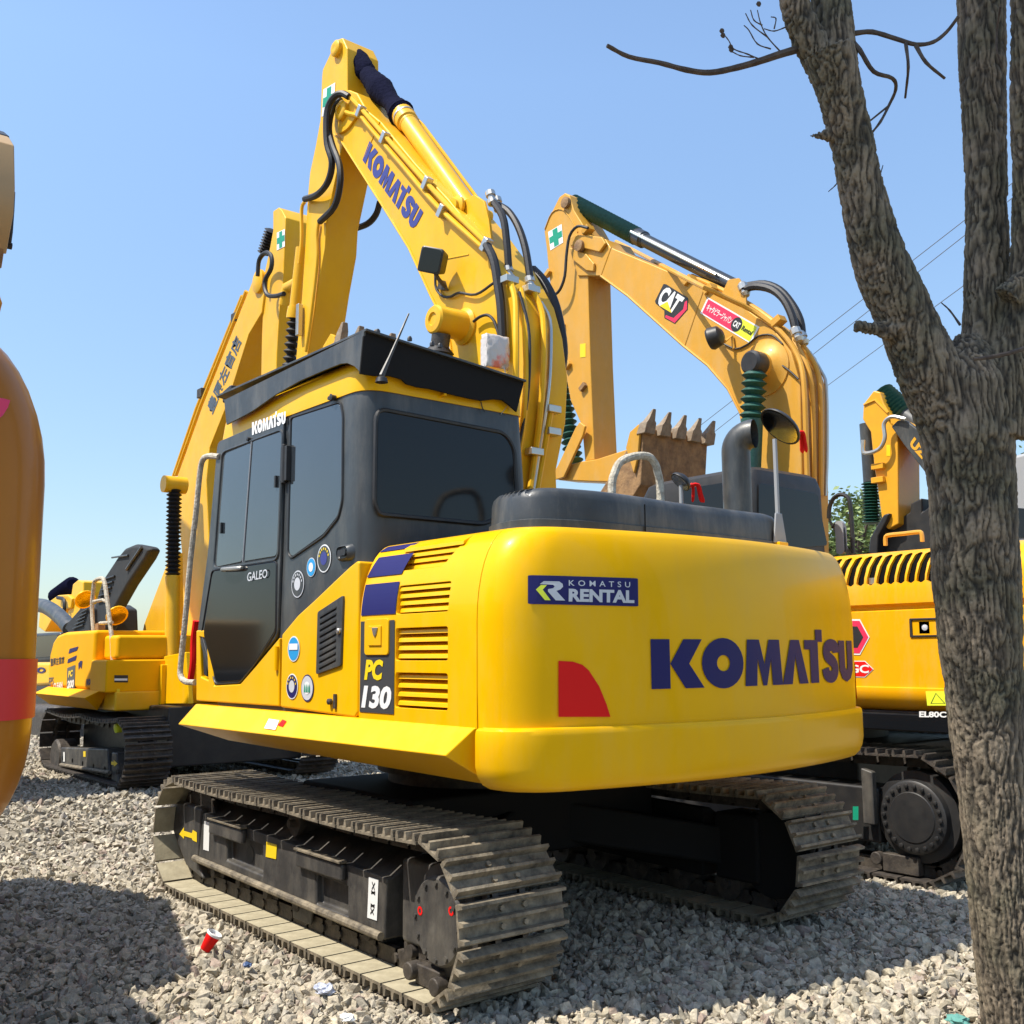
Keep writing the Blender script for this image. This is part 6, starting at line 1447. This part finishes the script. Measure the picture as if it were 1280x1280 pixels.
Lk=nt.links.new; Lk(at.outputs['Fac'],cr.inputs['Fac']); Lk(tc.outputs['Object'],n1.inputs['Vector']); Lk(n1.outputs['Fac'],mr.inputs['Value']); Lk(cr.outputs['Color'],mx.inputs['A']); Lk(mr.outputs['Result'],mx.inputs['B']); Lk(mx.outputs['Result'],bs.inputs['Base Color'])
bp=nt.nodes.new('ShaderNodeBump'); bp.inputs['Strength'].default_value=.7; bp.inputs['Distance'].default_value=.006; n2=nt.nodes.new('ShaderNodeTexNoise'); n2.inputs['Scale'].default_value=90; n2.inputs['Detail'].default_value=5; Lk(tc.outputs['Object'],n2.inputs['Vector']); Lk(n2.outputs['Fac'],bp.inputs['Height']); Lk(bp.outputs['Normal'],bs.inputs['Normal'])
def scatter(n,d0,d1,rmin,rmax,seed,sub,half=1.0):
    rng=np.random.default_rng(seed); d=np.sqrt(rng.random(n)*(d1*d1-d0*d0)+d0*d0); t=rng.uniform(-half,half,n)
    f2=np.array([math.cos(YAW),math.sin(YAW)]); r2=np.array([math.sin(YAW),-math.cos(YAW)])
    X=CAM.x+d*f2[0]+d*t*r2[0]; Y=CAM.y+d*f2[1]+d*t*r2[1]
    s=rmin+(rmax-rmin)*rng.random(n)**3.0
    # keep a little lower right under the crawlers
    Z=np.array([gz(a,b) for a,b in zip(X,Y)])-.03+s*.25+rng.random(n)*.018
    tr=(np.abs(np.abs(Y)-.995)<.27)&(np.abs(X)<1.35); Z[tr]=np.minimum(Z[tr],-.012-s[tr]*.7)
    return np.stack([X,Y,Z],1),s
for nm,args in (('near',(108000,2.4,7.5,.008,.036,1,15)),('far',(125000,7.5,18,.016,.045,2,11))):
    n,d0,d1,r0,r1,sd,sub=args; P0,s=scatter(n,d0,d1,r0,r1,sd,sub); me=rocks_mesh('gravel',P0,s,sub,sd); me.materials.append(RM)
    o=bpy.data.objects.new('gravel',me); COL.objects.link(o); tag(o,kind='stuff',label='pale crushed stone gravel spread over the yard' if nm=='near' else 'coarse pale gravel further back in the yard',cat='gravel')
# ================================================================== LIGHT
SUN=SUNV
w=bpy.data.worlds.new('World'); scene.world=w; w.use_nodes=True; nt=w.node_tree; bg=nt.nodes['Background']; sk=nt.nodes.new('ShaderNodeTexSky'); sk.sky_type='NISHITA'; sk.sun_disc=False
sk.sun_elevation=math.asin(SUN.z); sk.sun_rotation=math.atan2(SUN.x,SUN.y); sk.air_density=1.0; sk.dust_density=.6; sk.ozone_density=.6; sk.altitude=0
tc=nt.nodes.new('ShaderNodeTexCoord'); sx=nt.nodes.new('ShaderNodeSeparateXYZ'); mr=nt.nodes.new('ShaderNodeMapRange'); mr.inputs['From Max'].default_value=.5; mr.inputs['To Min'].default_value=.55; mr.inputs['To Max'].default_value=1.07
vm=nt.nodes.new('ShaderNodeVectorMath'); vm.operation='SCALE'; v2=nt.nodes.new('ShaderNodeVectorMath'); v2.operation='MULTIPLY'; v2.inputs[1].default_value=(.965,1.018,1.03); nt.links.new(tc.outputs['Generated'],sx.inputs['Vector']); nt.links.new(sx.outputs['Z'],mr.inputs['Value']); nt.links.new(sk.outputs['Color'],v2.inputs[0]); nt.links.new(v2.outputs['Vector'],vm.inputs[0]); nt.links.new(mr.outputs['Result'],vm.inputs['Scale'])
nt.links.new(vm.outputs['Vector'],bg.inputs['Color']); bg.inputs['Strength'].default_value=.15
sl=bpy.data.lights.new('sun','SUN'); sl.energy=4.2; sl.angle=math.radians(.5); sl.color=(1,.935,.83)
so=bpy.data.objects.new('sun',sl); COL.objects.link(so); so.rotation_euler=SUN.to_track_quat('Z','Y').to_euler()
scene.view_settings.view_transform='Standard'; scene.view_settings.look='None'; scene.view_settings.exposure=.75; scene.view_settings.gamma=1
